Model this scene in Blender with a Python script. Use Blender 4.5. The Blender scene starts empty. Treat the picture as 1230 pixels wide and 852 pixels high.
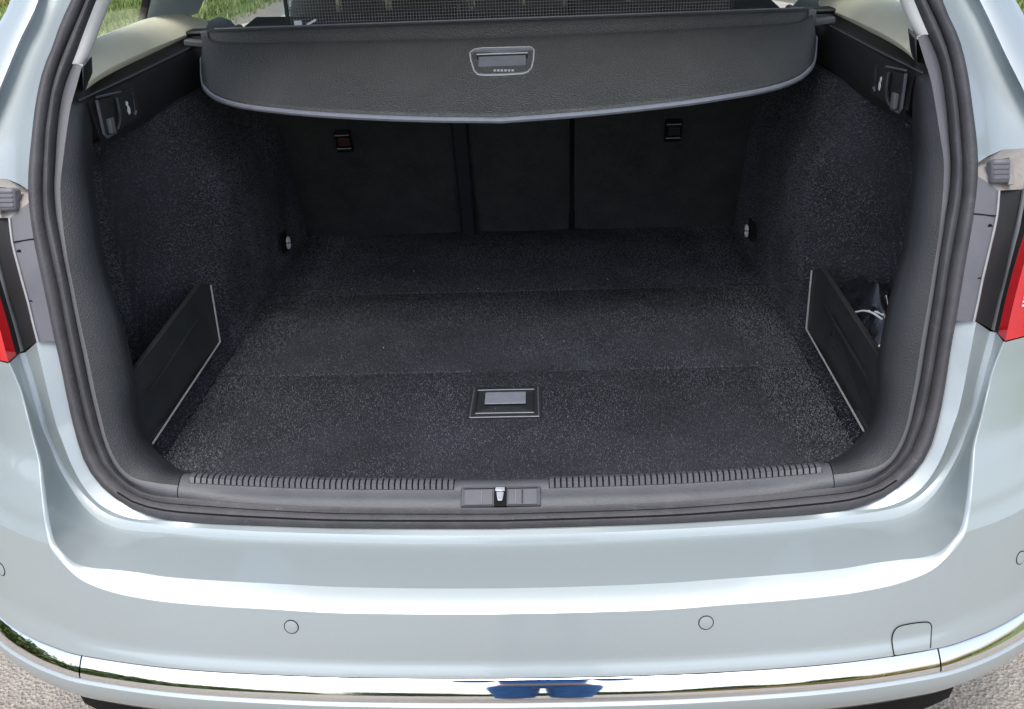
import bpy, bmesh, math, random
from mathutils import Vector, Matrix
random.seed(7)
sc = bpy.context.scene
col = sc.collection
rad = math.radians
HZ = 0.60                      # height of the load floor above the road; shapes below use the load floor as z = 0

# ------------------------------------------------------------------ camera
FPX, CW, CH = 1146.07, 1230.0, 852.0
CP = Vector((0.06858, -1.04496, 0.70515))
pit, yaw, rol = rad(25.8615), rad(2.6085), rad(-2.35434)
fw = Vector((-math.sin(yaw) * math.cos(pit), math.cos(yaw) * math.cos(pit), -math.sin(pit)))
rt0 = Vector((math.cos(yaw), math.sin(yaw), 0)); up0 = rt0.cross(fw)
rt = math.cos(rol) * rt0 + math.sin(rol) * up0
up = -math.sin(rol) * rt0 + math.cos(rol) * up0
cd = bpy.data.cameras.new('camera'); cam = bpy.data.objects.new('camera', cd); col.objects.link(cam)
cd.sensor_width = 36; cd.lens = FPX / CW * 36; cd.clip_start = 0.02; cd.clip_end = 500
m = Matrix((rt, up, -fw)).transposed().to_4x4(); m.translation = CP + Vector((0, 0, HZ)); cam.matrix_world = m
sc.camera = cam

# ------------------------------------------------------------------ sky, sun, exposure
SUN_EL, SUN_AZ = 64, 190      # degrees; azimuth clockwise from +Y (190: behind the camera)
w = bpy.data.worlds.new('World'); sc.world = w; w.use_nodes = True
nt = w.node_tree; bg = nt.nodes['Background']
sky = nt.nodes.new('ShaderNodeTexSky'); sky.sky_type = 'NISHITA'; sky.sun_disc = False
sky.sun_elevation = rad(SUN_EL); sky.sun_rotation = rad(SUN_AZ); sky.dust_density = 2.6; sky.air_density = 1.0; sky.ozone_density = 1.0
hs = nt.nodes.new('ShaderNodeHueSaturation'); hs.inputs['Saturation'].default_value = 0.7; hs.inputs['Value'].default_value = 1.0
nt.links.new(sky.outputs[0], hs.inputs['Color']); nt.links.new(hs.outputs[0], bg.inputs[0]); bg.inputs[1].default_value = 0.15
sd = bpy.data.lights.new('sun', 'SUN'); so = bpy.data.objects.new('sun', sd); col.objects.link(so)
sd.energy = 1.5; sd.angle = rad(32); sd.color = (1, 0.965, 0.92)
sdir = Vector((math.sin(rad(SUN_AZ)) * math.cos(rad(SUN_EL)), math.cos(rad(SUN_AZ)) * math.cos(rad(SUN_EL)), math.sin(rad(SUN_EL))))
so.rotation_euler = (-sdir).to_track_quat('-Z', 'Y').to_euler(); so.location = sdir * 20
sc.view_settings.view_transform = 'Standard'; sc.view_settings.look = 'None'
sc.view_settings.exposure = 1.06; sc.view_settings.gamma = 1

# ------------------------------------------------------------------ materials
def mat(name, base, rough=0.5, metal=0.0, coat=0.0, spec=0.5, var=0.0, vscale=20, bump=0.0, bscale=200, btype='noise', speck=None, sheen=0.0, rvar=0.0):
    M = bpy.data.materials.new(name); M.use_nodes = True
    n = M.node_tree.nodes; l = M.node_tree.links; b = n['Principled BSDF']
    b.inputs['Base Color'].default_value = (*base, 1); b.inputs['Roughness'].default_value = rough
    b.inputs['Metallic'].default_value = metal; b.inputs['Coat Weight'].default_value = coat
    b.inputs['Coat Roughness'].default_value = 0.04; b.inputs['Specular IOR Level'].default_value = spec
    if sheen: b.inputs['Sheen Weight'].default_value = sheen; b.inputs['Sheen Roughness'].default_value = 0.5
    tc = n.new('ShaderNodeNewGeometry')
    src = None
    if var or rvar:
        t = n.new('ShaderNodeTexNoise'); t.inputs['Scale'].default_value = vscale; t.inputs['Detail'].default_value = 6
        t.inputs['Roughness'].default_value = 0.6
        l.new(tc.outputs['Position'], t.inputs['Vector'])
        if var:
            r = n.new('ShaderNodeMapRange'); r.inputs['From Min'].default_value = 0.3; r.inputs['From Max'].default_value = 0.7
            r.inputs['To Min'].default_value = 1 - var; r.inputs['To Max'].default_value = 1 + var
            l.new(t.outputs['Fac'], r.inputs['Value'])
            mx = n.new('ShaderNodeMix'); mx.data_type = 'RGBA'; mx.blend_type = 'MULTIPLY'; mx.inputs[0].default_value = 1
            mx.inputs[6].default_value = (*base, 1); l.new(r.outputs[0], mx.inputs[7]); src = mx.outputs[2]
        if rvar:
            r2 = n.new('ShaderNodeMapRange'); r2.inputs['From Min'].default_value = 0.3; r2.inputs['From Max'].default_value = 0.7
            r2.inputs['To Min'].default_value = max(0.02, rough - rvar); r2.inputs['To Max'].default_value = rough + rvar
            l.new(t.outputs['Fac'], r2.inputs['Value']); l.new(r2.outputs[0], b.inputs['Roughness'])
    if speck:
        (sc_, lo, hi, c2) = speck
        t = n.new('ShaderNodeTexNoise'); t.inputs['Scale'].default_value = sc_; t.inputs['Detail'].default_value = 3; t.inputs['Roughness'].default_value = 0.7
        l.new(tc.outputs['Position'], t.inputs['Vector'])
        r = n.new('ShaderNodeMapRange'); r.inputs['From Min'].default_value = lo; r.inputs['From Max'].default_value = hi
        l.new(t.outputs['Fac'], r.inputs['Value'])
        mx = n.new('ShaderNodeMix'); mx.data_type = 'RGBA'; mx.inputs[7].default_value = (*c2, 1)
        if src: l.new(src, mx.inputs[6])
        else: mx.inputs[6].default_value = (*base, 1)
        l.new(r.outputs[0], mx.inputs[0]); src = mx.outputs[2]
    if src: l.new(src, b.inputs['Base Color'])
    if bump:
        if btype == 'noise':
            t = n.new('ShaderNodeTexNoise'); t.inputs['Scale'].default_value = bscale; t.inputs['Detail'].default_value = 4; o = t.outputs['Fac']
        else:
            t = n.new('ShaderNodeTexVoronoi'); t.inputs['Scale'].default_value = bscale; t.feature = 'SMOOTH_F1'; o = t.outputs['Distance']
        l.new(tc.outputs['Position'], t.inputs['Vector'])
        bp = n.new('ShaderNodeBump'); bp.inputs['Strength'].default_value = bump; bp.inputs['Distance'].default_value = 1.0 / bscale
        l.new(o, bp.inputs['Height']); l.new(bp.outputs[0], b.inputs['Normal'])
    return M
M = {}
M['paint'] = mat('silver_paint', (0.362, 0.408, 0.418), 0.42, metal=0.36, coat=1.0, var=0.035, vscale=700, bump=0.02, bscale=1400)
M['chrome'] = mat('chrome', (0.85, 0.85, 0.86), 0.03, metal=1.0, rvar=0.015, vscale=60)
M['seal'] = mat('rubber_seal', (0.054, 0.052, 0.057), 0.6, var=0.22, vscale=30, bump=0.25, bscale=300, speck=(90, 0.64, 0.8, (0.11, 0.108, 0.105)))
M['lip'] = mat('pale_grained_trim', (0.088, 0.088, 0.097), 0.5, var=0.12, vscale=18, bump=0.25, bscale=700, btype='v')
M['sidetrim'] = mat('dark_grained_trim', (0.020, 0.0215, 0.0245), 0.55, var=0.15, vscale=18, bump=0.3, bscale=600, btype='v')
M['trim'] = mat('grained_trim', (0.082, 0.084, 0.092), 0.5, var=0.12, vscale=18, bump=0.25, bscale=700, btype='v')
M['panel'] = mat('smooth_panel_plastic', (0.022, 0.024, 0.025), 0.5, var=0.2, vscale=30, bump=0.2, bscale=900, btype='v')
M['edge'] = mat('pale_edges_and_highlights', (0.30, 0.30, 0.30), 0.45, var=0.1, vscale=60)
M['black'] = mat('black_plastic', (0.015, 0.015, 0.016), 0.45, var=0.15, vscale=30)
M['gap'] = mat('dark_gap', (0.010, 0.010, 0.011), 0.85, spec=0.15)
M['grey'] = mat('grey_plastic', (0.10, 0.10, 0.115), 0.5, var=0.15, vscale=25, rvar=0.08)
M['strip'] = mat('mid_grey_plastic', (0.14, 0.14, 0.15), 0.45, var=0.12, vscale=30)
M['carpet'] = mat('boot_carpet', (0.030, 0.031, 0.036), 1.0, spec=0.1, var=0.3, vscale=9, bump=0.6, bscale=300, speck=(260, 0.5, 0.8, (0.04, 0.042, 0.05)))
M['seatcloth'] = mat('seat_back_cloth', (0.042, 0.042, 0.041), 0.9, spec=0.15, var=0.25, vscale=14, bump=0.4, bscale=400, speck=(350, 0.5, 0.85, (0.08, 0.08, 0.085)))
M['vinyl'] = mat('cover_vinyl', (0.043, 0.042, 0.041), 0.45, var=0.1, vscale=15, bump=0.6, bscale=430, btype='v')
M['cream'] = mat('cream_trim', (0.86, 0.81, 0.63), 0.6, var=0.04, vscale=12, bump=0.1, bscale=700)
M['pillar'] = mat('pale_pillar_trim', (0.72, 0.70, 0.67), 0.6, var=0.04, vscale=14, bump=0.08, bscale=700)
M['cpillar'] = mat('blue_grey_pillar_trim', (0.50, 0.57, 0.59), 0.6, var=0.05, vscale=12, bump=0.08, bscale=700)
M['tglining'] = mat('tailgate_lining', (0.74, 0.75, 0.76), 0.7, var=0.05, vscale=20, bump=0.2, bscale=500)
M['headliner'] = mat('headliner', (0.40, 0.385, 0.36), 0.9, var=0.05, vscale=20, bump=0.2, bscale=500)
M['red'] = mat('red_lens', (0.50, 0.006, 0.012), 0.15, coat=0.3, var=0.08, vscale=60)
M['clear'] = mat('clear_reflector', (0.8, 0.8, 0.78), 0.12, metal=0.4, coat=1.0)
M['steel'] = mat('bright_steel', (0.75, 0.75, 0.76), 0.18, metal=1.0, var=0.1, vscale=120)
M['white'] = mat('white_print', (0.75, 0.75, 0.74), 0.5)
M['silverp'] = mat('satin_grey_plastic', (0.20, 0.205, 0.235), 0.38, var=0.1, vscale=80, rvar=0.08)
M['dirt'] = mat('dusty_brown_paint', (0.30, 0.285, 0.265), 0.7, var=0.15, vscale=60, bump=0.2, bscale=300, speck=(40, 0.45, 0.75, (0.28, 0.22, 0.17)))
M['redtag'] = mat('dark_red_plastic', (0.06, 0.022, 0.022), 0.5)
M['bag'] = mat('dark_shiny_bag', (0.014, 0.0145, 0.019), 0.25, coat=0.5, var=0.5, vscale=40)
M['netm'] = mat('net_cord', (0.16, 0.155, 0.14), 0.8, var=0.2, vscale=200)
M['tyre'] = mat('tyre_rubber', (0.02, 0.02, 0.02), 0.85, bump=0.2, bscale=120)
M['rim'] = mat('alloy_rim', (0.55, 0.56, 0.58), 0.3, metal=0.9)
M['skin'] = mat('skin', (0.55, 0.34, 0.25), 0.55, var=0.08, vscale=30)
M['jacket'] = mat('blue_cloth', (0.06, 0.24, 0.66), 0.85, var=0.25, vscale=14, bump=0.3, bscale=60)
M['trouser'] = mat('denim_cloth', (0.06, 0.17, 0.40), 0.9, var=0.2, vscale=20)
M['hair'] = mat('brown_hair', (0.05, 0.03, 0.02), 0.6)
M['bark'] = mat('bark', (0.10, 0.075, 0.055), 0.9, var=0.3, vscale=15, bump=0.6, bscale=40)
def glass(nm='window_glass', tint=(0.93, 0.96, 0.94)):
    g = bpy.data.materials.new(nm); g.use_nodes = True; n = g.node_tree.nodes; l = g.node_tree.links
    n.remove(n['Principled BSDF']); t = n.new('ShaderNodeBsdfTransparent'); t.inputs[0].default_value = (*tint, 1)
    q = n.new('ShaderNodeBsdfGlossy'); q.inputs['Roughness'].default_value = 0.02
    lw = n.new('ShaderNodeLayerWeight'); lw.inputs[0].default_value = 0.5; pw = n.new('ShaderNodeMath'); pw.operation = 'POWER'; pw.inputs[1].default_value = 5
    l.new(lw.outputs['Facing'], pw.inputs[0]); f = n.new('ShaderNodeMath'); f.operation = 'MULTIPLY_ADD'; f.inputs[1].default_value = .9; f.inputs[2].default_value = .04
    l.new(pw.outputs[0], f.inputs[0]); x = n.new('ShaderNodeMixShader')
    l.new(f.outputs[0], x.inputs[0]); l.new(t.outputs[0], x.inputs[1]); l.new(q.outputs[0], x.inputs[2]); l.new(x.outputs[0], n['Material Output'].inputs[0])
    return g
M['glass'] = glass(); M['tint'] = glass('tinted_rear_glass', (0.55, 0.62, 0.64))
def ground_mat(name, a, b2, c3, s1, s2, bump, bs):
    g = bpy.data.materials.new(name); g.use_nodes = True; n = g.node_tree.nodes; l = g.node_tree.links; b = n['Principled BSDF']
    b.inputs['Roughness'].default_value = 0.9; tc = n.new('ShaderNodeNewGeometry')
    t1 = n.new('ShaderNodeTexNoise'); t1.inputs['Scale'].default_value = s1; t1.inputs['Detail'].default_value = 8
    t2 = n.new('ShaderNodeTexVoronoi'); t2.inputs['Scale'].default_value = s2
    l.new(tc.outputs['Position'], t1.inputs['Vector']); l.new(tc.outputs['Position'], t2.inputs['Vector'])
    r = n.new('ShaderNodeValToRGB'); r.color_ramp.elements[0].position = 0.35; r.color_ramp.elements[1].position = 0.65
    r.color_ramp.elements[0].color = (*a, 1); r.color_ramp.elements[1].color = (*b2, 1); l.new(t1.outputs['Fac'], r.inputs[0])
    sp = n.new('ShaderNodeSeparateColor'); l.new(t2.outputs['Color'], sp.inputs[0])
    mr = n.new('ShaderNodeMapRange'); mr.inputs['From Min'].default_value = 0.55; mr.inputs['From Max'].default_value = 1.0; mr.inputs['To Max'].default_value = 0.75
    l.new(sp.outputs[0], mr.inputs['Value'])
    mx = n.new('ShaderNodeMix'); mx.data_type = 'RGBA'; mx.inputs[7].default_value = (*c3, 1)
    l.new(mr.outputs[0], mx.inputs[0]); l.new(r.outputs[0], mx.inputs[6]); l.new(mx.outputs[2], b.inputs['Base Color'])
    bp = n.new('ShaderNodeBump'); bp.inputs['Strength'].default_value = bump; bp.inputs['Distance'].default_value = bs
    l.new(t2.outputs['Distance'], bp.inputs['Height']); l.new(bp.outputs[0], b.inputs['Normal'])
    return g
M['asphalt'] = ground_mat('worn_asphalt', (0.25, 0.225, 0.195), (0.32, 0.295, 0.26), (0.42, 0.38, 0.32), 6, 160, 0.9, 0.006)
M['soil'] = ground_mat('grass_soil', (0.06, 0.11, 0.02), (0.11, 0.17, 0.035), (0.20, 0.21, 0.06), 1.2, 30, 0.5, 0.05)
def leafmat(name, a, b2):
    g = bpy.data.materials.new(name); g.use_nodes = True; n = g.node_tree.nodes; l = g.node_tree.links; b = n['Principled BSDF']
    b.inputs['Roughness'].default_value = 0.6; tc = n.new('ShaderNodeNewGeometry')
    r = n.new('ShaderNodeValToRGB'); r.color_ramp.elements[0].color = (*a, 1); r.color_ramp.elements[1].color = (*b2, 1)
    l.new(tc.outputs['Random Per Island'], r.inputs[0]); l.new(r.outputs[0], b.inputs['Base Color'])
    return g
def pilemat():
    g = leafmat('carpet_pile_fibres', (0.040, 0.0415, 0.0465), (0.134, 0.139, 0.156)); n = g.node_tree.nodes; l = g.node_tree.links; b = n['Principled BSDF']; b.inputs['Roughness'].default_value = .9; b.inputs['Specular IOR Level'].default_value = .2
    src = b.inputs['Base Color'].links[0].from_socket; ge = n.new('ShaderNodeNewGeometry'); t = n.new('ShaderNodeTexNoise'); t.inputs['Scale'].default_value = 7; t.inputs['Detail'].default_value = 5
    l.new(ge.outputs['Position'], t.inputs['Vector']); r = n.new('ShaderNodeMapRange'); r.inputs['From Min'].default_value = .35; r.inputs['From Max'].default_value = .65; r.inputs['To Min'].default_value = .72; r.inputs['To Max'].default_value = 1.25
    l.new(t.outputs['Fac'], r.inputs['Value']); mx = n.new('ShaderNodeMix'); mx.data_type = 'RGBA'; mx.blend_type = 'MULTIPLY'; mx.inputs[0].default_value = 1; l.new(src, mx.inputs[6]); l.new(r.outputs[0], mx.inputs[7]); l.new(mx.outputs[2], b.inputs['Base Color'])
    return g
M['leaf'] = leafmat('hedge_leaves', (0.05, 0.09, 0.018), (0.17, 0.23, 0.05))
M['blade'] = leafmat('green_grass_blades', (0.11, 0.17, 0.03), (0.27, 0.32, 0.10))
M['pile'] = pilemat()
M['dry'] = leafmat('dry_grass_blades', (0.28, 0.22, 0.06), (0.45, 0.36, 0.12))

# ------------------------------------------------------------------ mesh helpers
WL = {}
def tag(o, label=None, cat=None, group=None, kind=None):
    if label: o['label'] = label
    if cat: o['category'] = cat
    if group: o['group'] = group
    if kind: o['kind'] = kind
    return o
def empty(name, loc, label, cat, group=None):
    o = bpy.data.objects.new(name, None); col.objects.link(o); o.location = loc; o.empty_display_size = 0.1
    WL[o] = Vector(loc); return tag(o, label, cat, group)
class MB:
    def __init__(s): s.v = []; s.f = []; s.mi = []; s.cur = 0
    def pts(s, ps):
        i = len(s.v); s.v += [tuple(p) for p in ps]; return list(range(i, i + len(ps)))
    def face(s, idx): s.f.append(tuple(idx)); s.mi.append(s.cur)
    def grid(s, rows, closed=False):
        ids = [s.pts(r) for r in rows]; n = len(rows[0])
        for a, b in zip(ids[:-1], ids[1:]):
            for j in range(n if closed else n - 1):
                k = (j + 1) % n; s.face((a[j], a[k], b[k], b[j]))
        return s
    def box(s, c, d, R=None):
        c = Vector(c); hx, hy, hz = d[0] / 2, d[1] / 2, d[2] / 2; P = []
        for z in (-hz, hz):
            for x, y in ((-hx, -hy), (hx, -hy), (hx, hy), (-hx, hy)):
                p = Vector((x, y, z)); P.append(c + (R @ p if R else p))
        i = s.pts(P)
        for q in ((3, 2, 1, 0), (4, 5, 6, 7), (0, 1, 5, 4), (1, 2, 6, 5), (2, 3, 7, 6), (3, 0, 4, 7)): s.face([i[k] for k in q])
        return s
    def prism(s, poly, vec):
        vec = Vector(vec); a = s.pts(poly); b = s.pts([Vector(p) + vec for p in poly]); n = len(poly)
        s.face(a[::-1]); s.face(b)
        for j in range(n): k = (j + 1) % n; s.face((a[j], a[k], b[k], b[j]))
        return s
    def tube(s, path, r, n=8, closed=False):
        path = [Vector(p) for p in path]; rows = []; L = len(path)
        for i, p in enumerate(path):
            t = (path[(i + 1) % L] - path[i - 1]) if closed else (path[min(i + 1, L - 1)] - path[max(i - 1, 0)])
            t.normalize(); a = t.cross(Vector((0, 0, 1)))
            if a.length < 0.05: a = t.cross(Vector((0, 1, 0)))
            a.normalize(); b = t.cross(a); rr = r[i] if isinstance(r, (list, tuple)) else r
            rows.append([p + rr * (math.cos(2 * math.pi * k / n) * a + math.sin(2 * math.pi * k / n) * b) for k in range(n)])
        if closed: rows.append(rows[0])
        i0 = len(s.v); s.grid(rows, True)
        if not closed:
            s.face(list(range(i0, i0 + n))[::-1]); e = len(s.v); s.face(list(range(e - n, e)))
        return s
    def build(s, name, m, parent=None, smooth=True, ang=35, bevel=0, solid=0, sub=0, label=None, kind=None, dz=HZ, sharp=()):
        V = [Vector((x, y, z + dz)) for x, y, z in s.v]
        lo = Vector([min(p[k] for p in V) for k in range(3)]); hi = Vector([max(p[k] for p in V) for k in range(3)]); c = (lo + hi) / 2
        if parent is None: c.z = lo.z
        me = bpy.data.meshes.new(name); me.from_pydata([p - c for p in V], [], s.f)
        ms = m if isinstance(m, (list, tuple)) else [m]
        for q in ms: me.materials.append(q)
        if len(ms) > 1: me.polygons.foreach_set('material_index', s.mi)
        b = bmesh.new(); b.from_mesh(me); bmesh.ops.remove_doubles(b, verts=b.verts, dist=1e-6)
        bmesh.ops.recalc_face_normals(b, faces=b.faces)
        if smooth:
            for f in b.faces: f.smooth = True
            for e in b.edges:
                if len(e.link_faces) == 2 and e.calc_face_angle(0) > rad(ang): e.smooth = False
            for cv in sharp:
                key = {tuple(round(q, 5) for q in (Vector((p[0], p[1], p[2] + dz)) - c)) for p in cv}
                on = {v for v in b.verts if tuple(round(q, 5) for q in v.co) in key}
                for v in on:
                    for e in v.link_edges:
                        if e.other_vert(v) in on: e.smooth = False
        b.to_mesh(me); b.free()
        o = bpy.data.objects.new(name, me); col.objects.link(o)
        if parent is not None: o.parent = parent; o.location = c - WL[parent]
        else: o.location = c
        WL[o] = c
        if solid: q = o.modifiers.new('solid', 'SOLIDIFY'); q.thickness = solid; q.offset = -1
        if bevel: q = o.modifiers.new('bevel', 'BEVEL'); q.width = bevel; q.segments = 2; q.limit_method = 'ANGLE'; q.angle_limit = rad(40)
        if sub: q = o.modifiers.new('sub', 'SUBSURF'); q.levels = sub; q.render_levels = sub
        if label: o['label'] = label
        if kind: o['kind'] = kind
        return o
def lerp(a, b, t): return a + (b - a) * t
def tab(T, x):
    if x <= T[0][0]: return T[0][1]
    for (a, b), (c, d) in zip(T[:-1], T[1:]):
        if x <= c: return lerp(b, d, (x - a) / (c - a))
    return T[-1][1]
def sst(a, b, x): t = min(1, max(0, (x - a) / (b - a))); return t * t * (3 - 2 * t)
def ray(px, py): return fw + (px - CW / 2) / FPX * rt - (py - CH / 2) / FPX * up
def onp(ax, val, px, py): d = ray(px, py); return CP + d * ((val - CP[ax]) / d[ax])
GT = [(-.06, -.03), (-.02, -.02), (.05, 0), (.1, .02), (.2, .055), (.3, .095), (.4, .15), (.45, .185), (.5, .225), (.6, .30), (.7, .37), (.9, .5)]
def gS(x, z): return tab(GT, z) + 0.1 * (x * x - .30)          # the slanted, slightly bowed plane of the tailgate opening
def onG(px, py, off):
    d = ray(px, py); lo, hi = .3, 4.0
    for _ in range(40):
        t = (lo + hi) / 2; p = CP + d * t
        if p.y - gS(p.x, p.z) - off < 0: lo = t
        else: hi = t
    return CP + d * lo
def smooth_curve(P, n):
    P = [Vector(p) for p in P]; d = [0]
    for a, b in zip(P[:-1], P[1:]): d.append(d[-1] + (b - a).length)
    out = []; k = 0
    for i in range(n):
        s = d[-1] * i / (n - 1)
        while k < len(P) - 2 and d[k + 1] < s: k += 1
        a, b = P[k], P[k + 1]; L = d[k + 1] - d[k]; t = (s - d[k]) / L if L > 0 else 0
        ma = (b - P[k - 1]) / (d[k + 1] - d[k - 1]) if k > 0 else (b - a) / L
        mb = (P[k + 2] - a) / (d[k + 2] - d[k]) if k < len(P) - 2 else (b - a) / L
        t2, t3 = t * t, t * t * t
        out.append((2 * t3 - 3 * t2 + 1) * a + (t3 - 2 * t2 + t) * L * ma + (-2 * t3 + 3 * t2) * b + (t3 - t2) * L * mb)
    return out
def mir(p): return Vector((-p[0], p[1], p[2]))
def both(half): return half + [mir(p) for p in half[-2::-1]]       # half runs from the left/top down to the middle of the sill
def half_curve(px, off, n, top=None):
    P = []
    for q in px:
        o = q[2] if len(q) > 2 else (off(q) if callable(off) else off)
        P.append(onG(q[0], q[1], o))
    P[-1].x = 0
    # the opening is mirror-symmetric
    return smooth_curve((top or []) + P, n)
def bumped(A, B, h, n):
    """rows between curves A and B, swelling h towards the outside of the car"""
    rows = []
    for k in range(n + 1):
        t = k / n; r = []
        for i in range(len(A)):
            tg = A[min(i + 1, len(A) - 1)] - A[max(i - 1, 0)]; nn = tg.cross(B[i] - A[i])
            if nn.length < 1e-9: nn = Vector((0, -1, .5))
            nn.normalize()
            if nn.y - .6 * nn.z > 0: nn = -nn
            r.append(A[i].lerp(B[i], t) + nn * h * math.sin(math.pi * t))
        rows.append(r)
    return rows

# ------------------------------------------------------------------ setting
def sheet(name, x0, x1, y0, y1, z, m, n=2):
    b = MB(); b.grid([[(lerp(x0, x1, i / n), lerp(y0, y1, j / n), z) for i in range(n + 1)] for j in range(n + 1)])
    return tag(b.build(name, m, smooth=False, dz=0), kind='structure')
sheet('ground', -120, 120, -120, 120, -0.006, M['soil'])
sheet('road', -3.9, 3.4, -30, 40, 0.0, M['asphalt'])

# ------------------------------------------------------------------ the car
car = empty('station_wagon', (0, 0, 0), 'silver estate car seen from behind with its empty black-carpeted boot open', 'car')
def bl(side, mid, a=120, b=330): return lambda q: lerp(side, mid, sst(a, b, q[0]))
def top(d): return [Vector(p) for p in ((0, .52, .86 + d), (-.25, .512, .852 + d), (-.40 - d * .7, .487, .82 + d * .7), (-.47 - d, .435, .75 + d * .3))]
N = 90
px_out = [(85.5, 0), (72, 29.6), (63, 56), (54, 77), (47.7, 98.6), (41.5, 132), (38.6, 158), (34.5, 199), (33.5, 225), (35.5, 255), (41, 291), (47.7, 324), (57, 368), (65.7, 409.6), (72.3, 437.5), (80.5, 478.6), (88, 512), (93, 530), (102, 556), (115, 577), (131.5, 593.7), (156, 610), (197, 623.5), (249, 628.8), (315, 632), (400, 634.8), (500, 635.5), (603, 635.5)]
px_g1 = [(102, 0), (74, 66), (63.3, 98.6), (57, 132), (53.4, 161), (51, 202), (50.3, 225), (51.5, 256), (55, 280), (62.4, 315.7), (70.7, 352), (77, 387), (85.5, 429), (95, 473.7), (105, 515), (111.7, 533), (121.6, 557.5), (139.7, 579), (160, 594), (185, 602.5), (250, 608), (315, 612.5), (400, 616.5), (500, 617.5), (603, 617.5)]
px_in = [(115, 0), (102, 34.5), (88.7, 72), (79, 93.7), (72, 118), (66.6, 161), (64.5, 199), (63.5, 225), (66, 258), (72.3, 288), (80.5, 329), (90.4, 381), (100, 429), (108.5, 470), (119, 512), (124, 528), (131.5, 549), (144.6, 570.7), (161, 585), (181, 595), (205, 600.5), (249, 606), (315, 610.5), (400, 613), (500, 613.5), (603, 613.5)]
px_lip = [(98.6, 79), (91, 107), (85, 128), (80.5, 156), (75.6, 194), (72.5, 225), (74.5, 260), (80.5, 307), (87, 340), (96, 385), (106.8, 434), (115, 475), (124, 512), (128, 528), (141, 556), (158, 573), (185, 580), (215, 583), (300, 588), (400, 591.5), (500, 592), (603, 592)]
px_t0 = [(101, 82), (104, 130), (105, 170), (105.5, 215), (112, 265), (122, 320), (143, 390), (157, 455), (161, 500), (171, 531), (190, 552), (215, 567), (300, 573), (400, 576), (500, 577), (603, 577)]
c_out = half_curve(px_out, bl(0, .008), N, top(.035))
c_g1 = half_curve(px_g1, bl(.005, .0095), N, top(.02))
c_in = half_curve(px_in, bl(.012, .0175), N, top(.005))
# seal: outer lip and inner bulb with a groove between
b = MB()
A = both(c_out); B = both(c_g1); C = both(c_in)
back = lambda r, dy, dz=0: [p + Vector((0, dy, dz)) for p in r]
rows = [back(A, .012)] + bumped(A, [p.lerp(q, .86) for p, q in zip(A, B)], .005, 5) + [back([p.lerp(q, .93) for p, q in zip(A, B)], .008)] + \
    bumped([p.lerp(q, .08) for p, q in zip(B, C)], [p.lerp(q, .9) for p, q in zip(B, C)], .007, 6) + [back(C, .012)]
b.grid(rows); seal = b.build('rubber_seal', M['seal'], car, ang=50)
# thin moulding line along the lower part of the outer lip
lo = [i for i, p in enumerate(A) if p.z < .02]
b = MB(); b.tube([A[i].lerp(B[i], .5) + Vector((0, -.0042, .0042)) for i in lo], .0011, 6); b.build('moulding_line', M['gap'], seal)

# interior surround (lower, dark) and pillar trims (upper, pale)
c_lip = half_curve(px_lip, bl(.012, .039), N)
c_t0 = half_curve(px_t0, bl(.05, .063), N)
sl = smooth_curve([onG(q[0], q[1], bl(.012, .0175)(q)) for q in [(86, 77)] + px_in[3:-1]] + [Vector((0, *onG(603, 613.5, .0175)[1:]))], N)
SEAM = .427
rows_l = bumped([p + Vector((0, .004, -.001)) for p in sl], c_lip, .0035, 3) + bumped(c_lip, c_t0, .006, 6)[1:] + [[p + Vector((-.004 if p.z > .05 else 0, .02, -.012)) for p in c_t0]]
rows_f = [both(r) for r in rows_l]
def colsplit(rows, lo, hi, ref=3): 
    idx = [i for i, p in enumerate(rows[ref]) if lo <= p.x <= hi]; return idx
mid = len(rows_f[0]) // 2
def between(rows, x0, x1):
    """columns of a loft between two x positions on the sill, ends cut exactly"""
    out = []
    for r in rows:
        R = []
        seg = r[mid - 45: mid + 46]
        for p, q in zip(seg[:-1], seg[1:]):
            for xx in (x0, x1):
                if p.x < xx <= q.x: R.append(p.lerp(q, (xx - p.x) / (q.x - p.x)))
            if x0 < q.x < x1: R.append(q)
        out.append(R)
    n = min(len(r) for r in out); return [smooth_curve(r, n) for r in out]
sill_rows = between(rows_f, -SEAM, SEAM)
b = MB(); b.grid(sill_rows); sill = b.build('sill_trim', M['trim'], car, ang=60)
for s in (0, 1):
    rr = []
    for r in rows_f:
        R = r[:mid + 1] if s == 0 else r[mid:][::-1]
        cut = []
        for p, q in zip(R[:-1], R[1:]):
            cut.append(p)
            if abs(q.x) < SEAM + .0012 and q.z < .06:
                t = (abs(p.x) - SEAM - .0012) / max(1e-9, abs(p.x) - abs(q.x)); cut.append(p.lerp(q, t)); break
        rr.append(smooth_curve(cut, 70))
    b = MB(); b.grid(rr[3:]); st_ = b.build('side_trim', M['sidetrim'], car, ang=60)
    b = MB(); b.grid(rr[:4]); b.build('trim_lip', M['lip'], st_, ang=60)
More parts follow.
